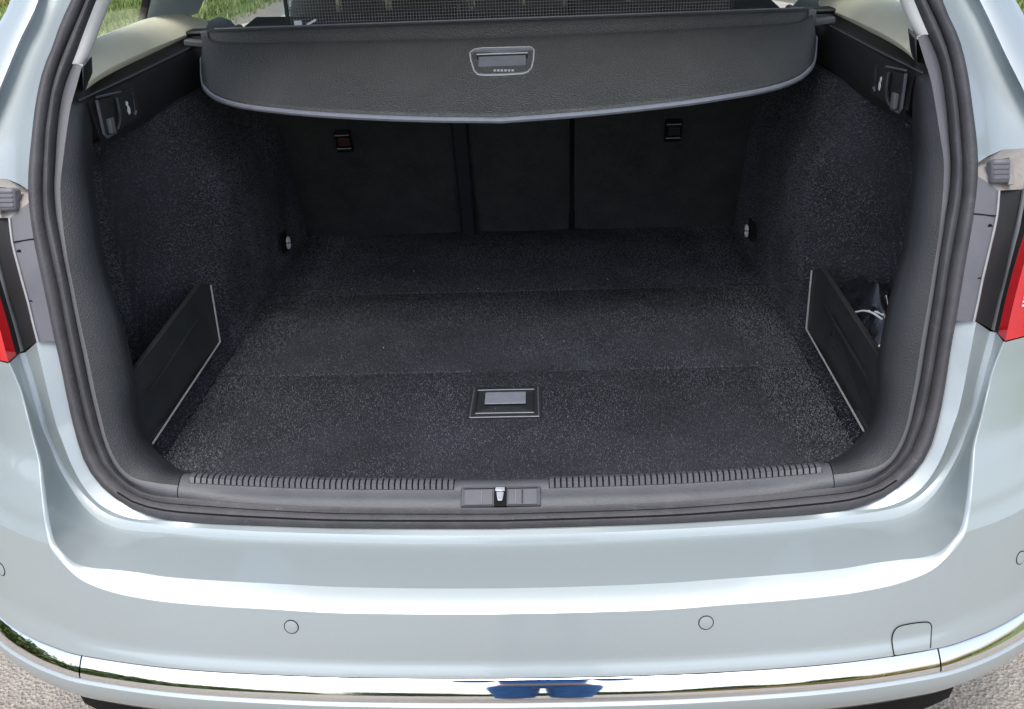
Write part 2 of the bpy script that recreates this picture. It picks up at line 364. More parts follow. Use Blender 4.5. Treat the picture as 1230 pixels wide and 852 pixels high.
# ribs on the sill: two runs of short raised bars
def on_sill(x, t, h=0):
    i0 = 3; i1 = len(sill_rows) - 2; k = i0 + t * (i1 - i0); a = int(min(k, i1 - 1)); u = k - a
    def at(r):
        for p, q in zip(r[:-1], r[1:]):
            if p.x <= x <= q.x: return p.lerp(q, (x - p.x) / (q.x - p.x))
        return r[0]
    p = at(sill_rows[a]).lerp(at(sill_rows[a + 1]), u); return p + Vector((0, -.35 * h, h))
for x0, x1 in ((-.415, -.062), (.062, .415)):
    b = MB(); b.grid([[on_sill(x, t, .0008) for x in [lerp(x0, x1, j / 40) for j in range(41)]] for t in (.12, .3, .55, .8, .97)]); b.build('rib_gap_shade', M['gap'], sill)  # dark strip puts the shade between the ribs into colour
    b = MB(); n = int((x1 - x0) / .0078)
    for i in range(n):
        x = lerp(x0, x1, (i + .5) / n); wd = .0028
        lo_, hi_ = .12, .97
        sect = []
        for t in (lo_, .3, .55, .8, hi_):
            h = .0012 if t == lo_ else .0042
            sect.append([on_sill(x - wd, t, -.002), on_sill(x - wd, t, h), on_sill(x + wd, t, h), on_sill(x + wd, t, -.002)])
        b.grid(sect); i4 = len(b.v); b.face((i4 - 4, i4 - 3, i4 - 2, i4 - 1)); b.face((i4 - 20, i4 - 19, i4 - 18, i4 - 17))
    b.build('anti_slip_ribs', M['lip'], sill, smooth=False, kind='stuff')

# ------------------------------------------------------------------ painted tailgate recess below the lamps
px_p1 = [(43.5, 412), (52.6, 450.7), (62, 490), (69, 515), (74, 528), (85.5, 557.5), (98.6, 582), (115, 602), (131.5, 613), (156, 622), (190, 625.8), (215, 627), (249, 630.2), (315, 633.5), (400, 636.3), (500, 637), (603, 637)]
px_p2 = [(30.4, 423.5), (41, 457), (51, 491.7), (57, 514), (64, 531), (74, 554), (88.7, 579), (105, 598.6), (125, 615), (148, 624), (200, 631.5), (249, 635), (315, 638.6), (400, 641.3), (500, 643.3), (603, 643.5)]
px_p3 = [(23, 425), (33, 459), (42.7, 488.5), (51.5, 516), (59, 533), (70.7, 561), (85.5, 587), (102, 610), (121.6, 626.5), (148, 636), (200, 640.5), (249, 645), (315, 648.5), (400, 651.3), (500, 653.3), (603, 653.5)]
px_p4 = [(10, 436.7, -.035), (23, 468.7, -.039), (31, 497, -.045), (39.4, 528, -.053), (46, 554, -.060), (48.5, 582, -.068), (52.2, 618, -.078), (55, 636, -.082), (60, 656, -.088), (66, 666, -.09), (79, 680.5, -.095), (95, 695, -.098), (115, 705, -.1), (140, 713, -.102), (164, 718, -.103), (200, 723.5, -.104), (266, 729, -.106), (331.5, 732.5, -.108), (400, 736.4, -.109), (500, 738, -.109), (603, 738, -.109)]
px_m = [(12, 436, -.034), (25.5, 468, -.038), (34, 497, -.043), (42.5, 528, -.050), (50, 555, -.057), (54, 584, -.064), (57.5, 614, -.073), (61, 634, -.078), (66.5, 652, -.083), (76, 665, -.087), (92, 677.5, -.088), (112, 682.5, -.086), (131.5, 684, -.084), (164, 687.5, -.082), (200, 693, -.083), (266, 698, -.084), (331.5, 701.5, -.084), (400, 705, -.084), (500, 707, -.084), (603, 707, -.084)]
i409 = next(i for i, p in enumerate(c_out) if p.z < onG(65, 410, 0).z)
NP = 180
so_low = smooth_curve([onG(65.7, 409.6, 0)] + c_out[i409:], NP)
p1 = half_curve(px_p1, bl(-.003, .006, 60, 260), NP); p2 = half_curve(px_p2, bl(.010, .000, 60, 260), NP); p3 = half_curve(px_p3, bl(.0045, -.0028, 60, 260), NP)
p4 = half_curve(px_p4, 0, NP); pm = half_curve(px_m, 0, NP)
R_ = [[p + Vector((0, .012, 0)) for p in so_low], p1, p2, p3]
b = MB(); rows = [both(R_[0]), both(p1)] + bumped(both(p1), both(p2), 0, 2)[1:] + bumped(both(p2), both(p3), .0004, 4)[1:] + [back(both(p3), .01, -.004)]
b.grid(rows); b.build('tailgate_sill', M['paint'], car, ang=14, sharp=[both(p1), both(p2), both(p3)])
# bumper: shelf, shoulders, rear face
BT = [(0, -.190), (.12, -.1885), (.239, -.184), (.4, -.170), (.53, -.146), (.58, -.128), (.62, -.108), (.66, -.083), (.70, -.05), (.74, -.005), (.78, .05), (.81, .105), (.84, .18), (.86, .28), (.87, .45), (.875, .7)]
BC = smooth_curve([(x, y, 0) for x, y in BT], 400)
def Bp(x):
    x = abs(x)
    for p, q in zip(BC[:-1], BC[1:]):
        if p.x <= x <= q.x: return lerp(p.y, q.y, (x - p.x) / max(1e-9, q.x - p.x))
    return BC[-1].y
ZK = -.139
shelf_rows = [both(p3)] + [[p.lerp(q, t) for p, q in zip(both(p3), both(pm))] for t in (.15, .3, .5, .7, .85, .95)] + [both(pm)] + \
    [[p.lerp(q, t) + Vector((0, -.0006, .0008)) * math.sin(math.pi * t) for p, q in zip(both(pm), both(p4))] for t in (.15, .3, .5, .7, .85)] + [both(p4)]
icor = min(range(NP), key=lambda i: (p4[i] - onG(60, 656, -.088)).length)
pc = p4[icor]
def face_col(tp, nv=16, yoff=0.0):
    x = tp.x; yb = Bp(x); cl = []
    for k in range(nv + 1):
        v = k / nv; z = lerp(tp.z, ZK, v); e = 1 - (1 - v) ** 1.3
        y = tp.y + (yb + .007 - tp.y) * e - .007 * sst(.78, 1, v)
        cl.append(Vector((x, y, z)))
    return cl
tops = p4[icor:][::-1]                                            # middle -> corner, x <= 0
dyc = pc.y - Bp(pc.x)
outer = []
for x in (.60, .63, .66, .70, .74, .78, .81, .84, .86, .87):
    if x > abs(pc.x) + .012: outer.append(Vector((-x, Bp(x) + dyc * (1 - .3 * sst(.6, .87, x)), pc.z + .012 * sst(.58, .8, x))))
edge_l = tops + outer
cols = [face_col(p) for p in edge_l[::-1]] + [face_col(mir(p)) for p in edge_l[1:]]
FACE = cols
b = MB(); b.grid(shelf_rows)
b.grid([list(r) for r in zip(*cols)])
for sgn in (1, -1):                                               # shoulder between recess edge, crease and lamp
    branch = p4[:icor + 1][::-1]                                   # corner up to the lamp
    rows = []
    for bi, q in enumerate(branch):
        r = [q]; dip = .016 * math.sin(math.pi * bi / (len(branch) - 1))
        for oj, o in enumerate(outer):
            x = o.x - (pc.x - q.x) * (1 - sst(.6, .85, abs(o.x)))
            r.append(Vector((x, q.y + (o.y - pc.y) + dip * min(1, (oj + 1) / 3), q.z + (o.z - pc.z))))
        rows.append(r if sgn == 1 else [mir(p) for p in r])
    b.grid(rows)
bumper = b.build('bumper', M['paint'], car, ang=22, sharp=[both(pm), both(p4), edge_l, [mir(p) for p in edge_l]])
def sweep(prof, x0, x1, n=70):
    """profile [(outset, z)] swept along the bumper's plan curve"""
    xs = [lerp(x0, x1, i / n) for i in range(n + 1)]
    rows = []
    for o, z in prof:
        r = []
        for x in xs:
            e = .002; t = Vector((2 * e, Bp(x + e) - Bp(x - e), 0)).normalized(); nn = Vector((t.y, -t.x, 0))
            r.append(Vector((x, Bp(x), 0)) + nn * o + Vector((0, 0, z)))
        rows.append(r)
    return rows
def chrome_prof():
    """outward-leaning upper face, rolling under at the bottom"""
    pr = [(-.012, ZK - .0015), (.0, ZK - .0015)]; o = .0; n = 24; h = .0265
    for k in range(1, n + 1):
        v = (k - .5) / n; el = lerp(40, 20, v / .72) if v < .72 else lerp(20, -14, (v - .72) / .28)
        o += math.tan(rad(el)) * h / n; pr.append((o, ZK - .0015 - h * k / n))
    return pr + [(-.012, ZK - .0015 - h)]
for x0, x1 in ((-.868, -.531), (-.529, .529), (.531, .868)):
    b = MB(); b.grid(sweep(chrome_prof(), x0, x1)); b.build('chrome_strip', M['chrome'], car, ang=60)
b = MB(); b.grid(sweep([(-.02, ZK - .0005), (-.003, ZK - .0005), (.004, ZK - .0290), (-.02, ZK - .0290)], -.868, .868, 140)); b.build('strip_recess', M['gap'], bumper)
b = MB(); b.grid(sweep([(-.01, ZK - .0288), (.009, ZK - .0294), (.0135, ZK - .034), (.014, ZK - .046), (.009, ZK - .062), (-.002, ZK - .078), (-.02, ZK - .088), (-.04, ZK - .09)], -.868, .868, 140))
b.build('bumper_lip', M['paint'], car, ang=40)
b = MB(); b.grid(sweep([(-.02, ZK - .08), (-.035, ZK - .10), (-.045, ZK - .16), (-.09, ZK - .22), (-.25, ZK - .23)], -.62, .62, 80)); b.build('lower_valance', M['gap'], car)
def on_face(x, z):
    best = None
    for c0, c1 in zip(FACE[:-1], FACE[1:]):
        if c0[0].x <= x <= c1[0].x:
            t = (x - c0[0].x) / max(1e-9, c1[0].x - c0[0].x); c = [p.lerp(q, t) for p, q in zip(c0, c1)]
            for p, q in zip(c[:-1], c[1:]):
                if q.z <= z <= p.z:
                    r = p.lerp(q, (p.z - z) / (p.z - q.z)); 
                    tx = (c1[8] - c0[8]).normalized(); tz = (p - q).normalized(); n = tx.cross(tz).normalized()
                    if n.y > 0: n = -n
                    return r, tx, n.cross(tx) * (1 if n.cross(tx).z > 0 else -1), n
            return c[8], Vector((1, 0, 0)), Vector((0, 0, 1)), Vector((0, -1, 0))
def face_hit(px, py):
    lo, hi = .5, 2; d = ray(px, py)
    for _ in range(40):
        t = (lo + hi) / 2; p = CP + d * t; q = on_face(p.x, p.z)
        y = q[0].y if q else 1
        if p.y < y: lo = t
        else: hi = t
    return CP + d * lo
def sensor(x, z):
    c, tx, tz, n = on_face(x, z); b = MB()
    circ = lambda r, h: [c + n * h + tx * r * math.cos(a) + tz * r * math.sin(a) for a in [2 * math.pi * k / 28 for k in range(28)]]
    b.grid([circ(.0092, -.004), circ(.0092, .0004), circ(.0083, .0005), circ(.0083, -.004)], True)
    ring = b.build('parking_sensor', M['gap'], bumper)
    b = MB(); rr = [circ(.0083, -.002), circ(.0080, .0009), circ(.006, .0013), circ(.0002, .0014)]; b.grid(rr, True); b.face(range(84, 112)); b.build('sensor_face', M['paint'], ring)
for px, py in ((350, 753), (848, 748)):
    p = face_hit(px, py); sensor(p.x, p.z)
for px, py in ((1.5, 684), (1226, 670)):
    p = face_hit(px, py); sensor(p.x, p.z)
# towing-eye cover in the bumper's right half
A4 = [face_hit(*q) for q in ((1069.5, 786), (1071, 768), (1074, 757), (1080, 752), (1096, 748.5), (1112, 747), (1117, 748.5), (1118.5, 754), (1117, 778))]
pth = smooth_curve(A4, 40)
cc = sum(pth, Vector()) / len(pth); b = MB()
n0 = on_face(cc.x, cc.z)[3]
b.tube([on_face(p.x, max(p.z, ZK + .001))[0] + on_face(p.x, max(p.z, ZK + .001))[3] * .0009 for p in pth], .0007, 6); tow = b.build('towing_eye_cover', M['gap'], bumper)
b = MB(); rows = []
for p in pth[:]: rows.append(p)
k = len(rows) // 2; L_ = rows[:k]; R2 = rows[k:][::-1]; k = min(len(L_), len(R2))
g = []
for i in range(k):
    r = []
    for j in range(9):
        x = lerp(L_[i].x, R2[i].x, j / 8); z = lerp(L_[i].z, R2[i].z, j / 8); f = on_face(x, max(z, ZK + .001)); r.append(f[0] + f[3] * .0009)
    g.append(r)
b.grid(g); b.build('cover_plate', M['paint'], tow)

# ------------------------------------------------------------------ lamp column: plastic trims, tail lamps, gutter, pillars
def px_curve(px, off, n=40): return smooth_curve([onG(q[0], q[1], q[2] if len(q) > 2 else off) for q in px], n)
c0 = px_curve([(34.5, 244), (41, 291), (47.7, 324), (57, 368), (65.7, 409.6)], .0)
a1 = px_curve([(12, 262), (15.6, 291), (24.6, 327), (35, 365), (41, 390), (46.5, 411)], -.006)
ci = px_curve([(-12, 262), (-6, 291), (4, 330), (13, 366), (21, 392), (29, 421)], .010)
ce = px_curve([(-18, 262), (-12, 291), (-3, 330), (6, 366), (14, 392), (22.5, 424)], .002)
dd = px_curve([(-44, 258), (-31, 300), (-14, 350), (-1, 393), (10, 435)], -.033)
def ledge(p, d): return p + Vector(d)
for s in (1, -1):
    f = (lambda r: r) if s == 1 else (lambda r: [mir(p) for p in r])
    b = MB(); b.grid([f(r) for r in [back(c0, .01)] + bumped(c0, a1, .001, 2)]); t1 = b.build('lamp_trim', M['grey'], car)
    b = MB(); b.tube(f([p + Vector((0, -.0015, 0)) for p in a1]), .0016, 6); b.build('trim_edge', M['edge'], t1)
    b = MB(); b.grid([f(r) for r in [a1, back(a1, .014), ci]]); b.build('lamp_channel', M['black'], t1)
    b = MB(); b.grid([f(r) for r in bumped(ci, ce, .002, 3)]); b.build('channel_strip', M['strip'], t1)
    b = MB(); b.grid([f(r) for r in [ce, back(ce, .016), [p.lerp(q, .8) + Vector((0, .014, 0)) for p, q in zip(ce, dd)], dd]]); b.build('lamp_housing', M['black'], t1)
    for hx, hy in ((23.2, 302.5), (37.5, 363)):
        p = onG(hx, hy, -.004); p = p if s == 1 else mir(p)
        b = MB(); b.tube([p + Vector((0, -.0012, 0)), p + Vector((0, .003, 0))], .0030, 10); b.build('screw_hole', M['gap'], t1)
    # seam across the trim
    p, q = onG(15.6, 291, -.008), onG(40.5, 287, -.001)
    b = MB(); b.tube([p, q] if s == 1 else [mir(p), mir(q)], .0008, 6); b.build('trim_seam', M['gap'], t1)
    # tail lamp
    rows = []
    for i in range(len(dd)):
        q = dd[i]; r = [q + Vector((0, .02, 0)), q]
        for k in range(1, 13):
            u = k / 12; x = q.x - .20 * u; r.append(Vector((x, q.y - .004 * math.sin(min(1, u * 4) * math.pi / 2) + (Bp(x) - Bp(q.x)) * .75, q.z + .012 * u)))
        rows.append(f(r))
    b = MB(); b.grid(rows); lamp = b.build('tail_lamp', M['red'], car, ang=60)
    lp = lambda i, k: rows[i][k]
    XT = [(-.05, .875), (.1, .878), (.25, .873), (.36, .862), (.42, .85), (.455, .835)]; YT = [(-.05, .34), (.1, .33), (.25, .33), (.36, .36), (.42, .40), (.455, .46)]
    le = [r[-1] for r in rows]; be_ = [Vector((-s * (tab(XT, p.z) + .001), tab(YT, p.z) + .03, p.z)) for p in le]
    b = MB(); b.grid([le, [p.lerp(q, .33) + Vector((-s * .010, 0, 0)) for p, q in zip(le, be_)], [p.lerp(q, .66) + Vector((-s * .008, 0, 0)) for p, q in zip(le, be_)], be_]); b.build('quarter_panel', M['paint'], car)
    for j in range(5):
        i = 27 + j; b = MB(); b.tube([q_ + Vector((0, -.001, 0)) for q_ in (lp(i, 1).lerp(lp(i, 2), .75), lp(i, 2), lp(i, 3), lp(i, 4))], .0014, 6); b.build('reflector_bar', M['clear'], lamp)
    # gutter and D-pillar (painted)
    g0 = smooth_curve(c_out[: next(i for i, p in enumerate(c_out) if p.z < onG(34, 226, 0).z) + 1], 60)
    tq = lambda d, dy: [p + Vector((0, dy, 0)) for p in top(.035 + d)]
    g1 = smooth_curve(tq(.035, .012) + [onG(*q) for q in ((66, 0, .012), (44, 50, .012), (22, 108, .014), (10, 150, .016), (8, 190, .018), (8, 215, .022))], 60)
    g2 = smooth_curve(tq(.06, .008) + [onG(*q) for q in ((50, 0, .004), (27, 50, .004), (3, 108, .006), (-16, 150, .008), (-22, 190, .01), (-26, 215, .015))], 60)
    g3 = smooth_curve(tq(.065, -.008) + [onG(*q) for q in ((46, 0, -.014), (23, 50, -.014), (-1, 108, -.014), (-22, 155, -.014), (-38, 195, -.012), (-44, 216, .0))], 60)
    g4 = smooth_curve(tq(.085, -.006) + [onG(*q) for q in ((30, 0, -.014), (8, 46, -.014), (-18, 104, -.014), (-44, 152, -.014), (-70, 195, -.012), (-80, 214, .0))], 60)
    g5 = smooth_curve(tq(.105, .008) + [onG(*q) for q in ((13, 0, .0), (-10, 43, .0), (-38, 100, .0), (-68, 150, .0), (-100, 195, .0), (-112, 212, .01))], 60)
    g6 = [p + Vector((-.012 - .05 * sst(.55, .42, p.z), .10, -.002)) for p in g5]
    rows = [back(g0, .01), g0, [p.lerp(q, .45) + Vector((0, .003, 0)) for p, q in zip(g0, g1)], g1, g2, [p.lerp(q, .5) for p, q in zip(g2, g3)], g3, [p.lerp(q, .5) + Vector((0, -.002, 0)) for p, q in zip(g3, g4)], g4, [p.lerp(q, .5) + Vector((-.001, -.001, 0)) for p, q in zip(g4, g5)], g5, g6]
    b = MB(); b.grid([f(r) for r in rows]); b.build('rear_pillar', M['paint'], car, ang=50)
    top_tr = [c0[0], a1[0], ci[0], ce[0], dd[0], dd[0] + Vector((-.2, .16, .01))]; inn = [g0[-1], g1[-1], g2[-1], g3[-1], g4[-1], g5[-1]]     # dusty ledge between lamp trim and pillar
    b = MB(); b.grid([f(top_tr), f([p.lerp(q, .12) + Vector((0, .002, .005)) for p, q in zip(top_tr, inn)]), f([p.lerp(q, .6) + Vector((0, .012, 0)) for p, q in zip(top_tr, inn)]), f(inn)]); b.build('drain_ledge', M['dirt'], car, ang=60)
    # rubber buffer on the ledge
    c = onG(12, 240, -.006); c = c if s == 1 else mir(c)
    b = MB(); R = Matrix.Rotation(rad(-18), 3, 'X') @ Matrix.Rotation(rad(5 * s), 3, 'Z')
    b.box(c, (.023, .022, .030), R); bf = b.build('rubber_buffer', M['strip'], car, bevel=.004)
    for k in range(4):
        b = MB(); b.box(c + R @ Vector((0, -.0112, -.009 + .006 * k)), (.018, .0016, .0022), R); b.build('buffer_rib', M['grey'], bf, bevel=.0005)
    b = MB(); b.box(c + R @ Vector((-s * .014, .006, 0)), (.007, .024, .034), R); b.build('buffer_bracket', M['dirt'], bf, bevel=.001)
# outer side bodywork, roof, glass
for s in (1, -1):
    f = (lambda r: r) if s == 1 else (lambda r: [mir(p) for p in r])
    b = MB(); rows = []
    for z, x, y0 in ((-.34, .83, .42), (-.2, .86, .36), (-.05, .875, .34), (.1, .878, .33), (.25, .873, .33), (.36, .862, .36), (.42, .85, .40), (.455, .835, .46), (.46, .80, .46), (.455, .70, .46)):
        rows.append(f([Vector((-x, lerp(y0, 3.5, (k / 20)), z - (.13 * sst(.9, 2.0, lerp(y0, 3.5, k / 20)) if z > .35 else 0))) for k in range(21)]))
    b.grid(rows); b.build('body_side', M['paint'], car)
    b = MB(); b.grid([f([Vector((-.85, .44, -.2)), Vector((-.85, .44, .3)), Vector((-.80, .44, .44))]), f([Vector((-.62, .44, -.2)), Vector((-.62, .44, .3)), Vector((-.62, .44, .44))])]); b.build('inner_quarter', M['black'], car)
b = MB(); rows = []
for k in range(15):
    y = lerp(.50, 2.5, k / 14); rows.append([Vector((x, y + .02 * math.cos(x * 2.2), .885 + .05 * math.sin(math.pi * min(1, k / 14 * .8 + .1)) - .35 * max(0, abs(x) - .3) ** 2)) for x in [lerp(-.56, .56, j / 24) for j in range(25)]])
b.grid(rows); b.build('roof', M['paint'], car)
b = MB(); b.grid([[p + Vector((0, 0, -.03)) for p in r] for r in rows]); b.build('headliner', M['headliner'], car)

# ------------------------------------------------------------------ load space
# floor: three carpeted boards that meet in fold lines
YF = (.006, .349, .697, 1.075)
boards = []
for k in range(3):
    b = MB(); y0, y1 = YF[k] + .0008, YF[k + 1] - .0008; hw0 = .4855
    n = 10
    tp = [[Vector((lerp(-hw0, hw0, i / n), y, 0)) for i in range(n + 1)] for y in (y0, y0 + .004, (y0 + y1) / 2, y1 - .004, y1)]
    for i in (0, 4):
        for p in tp[i]: p.z = -.003
    for r in tp: r[0].z -= .003; r[-1].z -= .003
    b.grid([[p + Vector((0, 0, -.02)) for p in tp[0]]] + tp + [[p + Vector((0, 0, -.02)) for p in tp[-1]]]); boards.append(b.build('floor_board', M['carpet'], car, ang=70))
    b = MB(); b.grid([[Vector((-.52, y0 + .012, -.016)), Vector((.52, y0 + .012, -.016))], [Vector((-.52, y1 + .014, -.016)), Vector((.52, y1 + .014, -.016))]]); b.build('floor_tray', M['gap'], car)
for y in (YF[1], YF[2]):                       # raised worn pile along each fold
    b = MB(); random.seed(int(y * 1000))
    for i in range(900):
        x = random.uniform(-.40, .42); 
        if math.sin(x * 9 + y * 30) + random.random() < .1: continue
        p = Vector((x, y + random.gauss(0, .0012), -.001)); d = Vector((random.gauss(0, .002), random.gauss(0, .0015), random.uniform(.001, .0022)))
        q = d.cross(Vector((0, 0, 1))); q = (q.normalized() if q.length > 1e-9 else Vector((1, 0, 0))) * .0004
        i0 = b.pts([p - q, p + q, p + d]); b.face(i0)
    b.build('fold_pile', M['strip'], boards[0], smooth=False, kind='stuff')
# lift handle in the front board
hc = Vector((-.003, .238, .0)); 
def rrect(c, w, h, r, z, n=5):
    P = []
    for cx, cy, a0 in ((w / 2 - r, h / 2 - r, 0), (-w / 2 + r, h / 2 - r, 90), (-w / 2 + r, -h / 2 + r, 180), (w / 2 - r, -h / 2 + r, 270)):
        for k in range(n + 1):
            a = rad(a0 + 90 * k / n); P.append(c + Vector((cx + r * math.cos(a), cy + r * math.sin(a), z)))
    return P
b = MB(); b.grid([rrect(hc, .112, .098, .008, -.003), rrect(hc, .112, .098, .008, .0022), rrect(hc, .106, .092, .007, .0034), rrect(hc, .090, .074, .005, .0030), rrect(hc, .088, .072, .005, -.001), rrect(hc, .002, .002, .0005, -.001)], True)
hand = b.build('lift_handle', M['sidetrim'], boards[0], ang=40)
for dy, wd_ in ((-.0485, .104), (.0375, .088), (-.0365, .088)):
    b = MB(); b.tube([hc + Vector((-wd_ / 2, dy, .0032)), hc + Vector((0, dy, .0034)), hc + Vector((wd_ / 2, dy, .0032))], .0009, 6); b.build('frame_highlight', M['edge'], hand)  # rim highlights of the frame drawn as pale lines
for sx in (-1, 1):
    b = MB(); b.tube([hc + Vector((sx * .0515, -.046, .0030)), hc + Vector((sx * .0500, .044, .0032))], .0016, 6); b.build('frame_side', M['trim'], hand)
b = MB(); b.grid([rrect(hc, .0845, .0685, .004, -.001), rrect(hc, .0845, .0685, .004, .0018), rrect(hc, .082, .066, .004, .0028), rrect(hc, .001, .001, .0003, .0028)], True); b.build('handle_flap', M['panel'], hand, ang=40)
b = MB(); R = Matrix.Rotation(rad(8), 3, 'X'); b.box(hc + Vector((0, .006, .0048)), (.063, .030, .004), R); b.build('finger_tab', M['silverp'], hand, bevel=.0012)
b = MB(); b.box(hc + Vector((0, -.0105, .0032)), (.064, .006, .001)); b.build('tab_slot', M['gap'], hand)

# side walls with wheel-arch bulge
def WX(y, z):
    arch = sst(.34, .47, y) * (1 - sst(.24, .44, z) * .55)
    x = lerp(-.60, -.493, arch)
    x = lerp(x, -.555, sst(.36, .44, z) * .9)
    return x - .01 * sst(.85, 1.05, y) * 0
for s in (1, -1):
    f = (lambda r: r) if s == 1 else (lambda r: [mir(p) for p in r])
    us = [k / 60 for k in range(61)]
    yw = lambda z: max(.045, gS(.6, z) + .03)
    zs = [-.014, -.01, .005, .02] + [lerp(.02, .41, k / 24) for k in range(1, 25)]
    b = MB(); b.grid([f([Vector((WX(y, z) + (.012 * (1 - sst(-.014, .02, z)) if y > .36 else 0), y, z)) for y in [lerp(yw(z), 1.08, u) for u in us]]) for z in zs])
    wall = b.build('side_lining', M['carpet'], car, ang=60)
    # black plastic upper side panel with rail
    prof = [(-.558, .402), (-.549, .405), (-.546, .415), (-.552, .468), (-.556, .474), (-.562, .476), (-.566, .472), (-.570, .474), (-.58, .485), (-.60, .492)]
    b = MB(); b.grid([f([Vector((x - .012 * sst(.3, .9, y), y, z)) for y in [lerp(.252, 1.05, k / 20) for k in range(21)]]) for x, z in prof]); up_ = b.build('upper_side_panel', M['black'], car, ang=40)
    b = MB(); b.tube(f([Vector((-.555 - .012 * sst(.3, .9, y), y, .4755)) for y in [lerp(.235, .80, k / 12) for k in range(13)]]), .0014, 6); b.build('panel_rail', M['grey'], up_)
    # hook panel: frame, hook, tether symbol
    hk = lambda y, z, d=0: Vector((-.5455 + d - .012 * sst(.3, .9, y), y, z))
    b = MB(); ring = [(.262, .470), (.262, .424), (.268, .418), (.300, .418)]; b.tube(f([hk(y, z, .0015) for y, z in ring]), .0022, 6); fr = b.build('hook_panel', M['grey'], car)
    b = MB(); b.tube(f([hk(.266, .4735, .001), hk(.345, .466, .001)]), .0016, 6); b.build('panel_lip', M['grey'], fr)
    b = MB(); b.prism(f([hk(.268, .468, .0005), hk(.395, .462, .0005), hk(.395, .420, .0005), hk(.268, .418, .0005)]), (.0012 * s, 0, 0)); b.build('panel_plate', M['panel'], fr)
    b = MB(); b.tube(f([hk(.318, .462, .004), hk(.312, .445, .007), hk(.310, .430, .006), hk(.306, .420, .002)]), .0035, 8); b.build('bag_hook', M['black'], fr)
    b = MB(); c = f([hk(.283, .431, .0045)])[0]; b.box(c, (.006, .014, .020)); b.build('hook_flap', M['strip'], fr, bevel=.001)
    b = MB(); q = [hk(.352, .451, .0022), hk(.358, .449, .0022), hk(.357, .444, .0022), hk(.361, .440, .0022), hk(.360, .433, .0022), hk(.354, .431, .0022), hk(.351, .437, .0022), hk(.354, .442, .0022), hk(.350, .446, .0022)]
    b.prism(f(q), (.0006 * s, 0, 0)); b.build('hook_symbol', M['white'], fr, smooth=False)
    b = MB(); b.tube(f([hk(.381, .458, .001), hk(.381, .432, .002), hk(.376, .426, .001)]), .0026, 6); b.build('panel_end', M['grey'], fr)
    # cream window ledge
    lo_e = [onp(2, .497, 106, 99), Vector((-.556, .34, .498)), Vector((-.570, .5, .497)), Vector((-.585, .72, .492)), Vector((-.595, .9, .486)), Vector((-.60, 1.04, .470))]
    hi_e = [Vector((-.598, .345, .528)), Vector((-.606, .42, .529)), Vector((-.618, .55, .529)), Vector((-.632, .72, .527)), Vector((-.64, .9, .515)), Vector((-.645, 1.04, .482))]
    a = smooth_curve(lo_e, 40); c = smooth_curve(hi_e, 40)
    b = MB(); b.grid([f(r) for r in [[p + Vector((-.010, 0, -.012)) for p in a], [p + Vector((-.001, 0, -.003)) for p in a], a] + bumped(a, c, .006, 5)[1:] + [[p + Vector((-.10, 0, -.03)) for p in c]]]); b.build('window_ledge', M['cream'], car, ang=50)
    # dark end cap between ledge and pillar trim
    e0 = [onp(1, .232, 98, 80), onp(1, .235, 106, 72), onp(1, .25, 107, 98), onp(1, .23, 100, 112)]
    b = MB(); b.prism(f(e0), (-.012 * s, .04, 0)); b.build('ledge_end_cap', M['panel'], car, bevel=.002)
    # pale pillar trim beside the rear quarter window
    ii = smooth_curve([onG(*q) for q in ((86.5, 77, .014), (89.5, 70, .014), (102.5, 34, .014), (116, 0, .014))] + [Vector((-.475, .445, .75)), Vector((-.40, .49, .815)), Vector((-.2, .51, .845))], 30)
    oo = smooth_curve([onG(*q) for q in ((103, 78, .035), (107, 68, .035), (119, 38, .04), (134, 0, .045))] + [Vector((-.46, .52, .75)), Vector((-.39, .58, .81)), Vector((-.2, .60, .845))], 30)
    b = MB(); b.grid([f(r) for r in [ii] + bumped(ii, oo, .003, 4)[1:] + [[p + Vector((-.02, .03, 0)) for p in oo]]]); b.build('pillar_trim', M['pillar'], car, ang=60)
    # rear quarter and door windows, C- and B-pillars (inside faces)
    def side(y, z): return Vector((-lerp(.645, .52, (z - .52) / .34) , y, z))
    def pane(name, poly, m, th, par=car):
        bb = MB(); bb.prism(f([side(y, z) for y, z in poly]), (-th * s, 0, 0)); return bb.build(name, m, par, bevel=.002 if th > .01 else 0)
    pane('quarter_window', [(.33, .515), (.74, .515), (.80, .80), (.55, .80)], M['glass'], .004)
    pane('c_pillar_trim', [(.735, .50), (1.04, .50), (1.16, .62), (1.22, .84), (.80, .84), (.745, .60)], M['cpillar'], .012)
    pane('pillar_gasket', [(.728, .50), (.737, .50), (.81, .84), (.80, .84)], M['gap'], .014)
    pane('door_window', [(1.06, .46), (1.95, .40), (1.90, .82), (1.24, .82)], M['glass'], .004)
    pane('b_pillar_trim', [(1.96, .38), (2.06, .38), (2.02, .84), (1.92, .84)], M['cpillar'], .03)
    pane('front_door_window', [(2.07, .40), (3.05, .38), (2.60, .82), (2.03, .82)], M['glass'], .004)
    # tie-down eye at the foot of the wall
    p = onp(0, -.478, 343, 292)
    b = MB(); ring = [p + Vector((.006, .009 * math.cos(a), .011 * math.sin(a))) for a in [2 * math.pi * k / 14 for k in range(14)]]
    b.tube(f(ring), .0026, 8, True); td = b.build('tie_down_eye', M['white'], car)
    b = MB(); c = f([p + Vector((-.002, 0, .002))])[0]; b.box(c, (.004, .034, .042)); b.build('eye_plate', M['gap'], td, bevel=.002)
    # storage panel in front of the side pocket
    br, bf_, tr, tf = onp(0, -.490, 263, 411), onp(0, -.490, 182, 533), onp(0, -.492, 252, 343), onp(0, -.503, 156, 453)
    tc_ = onp(0, -.503, 242, 339)
    bfl = bf_ + Vector((-.004, -.10, -.03)); 
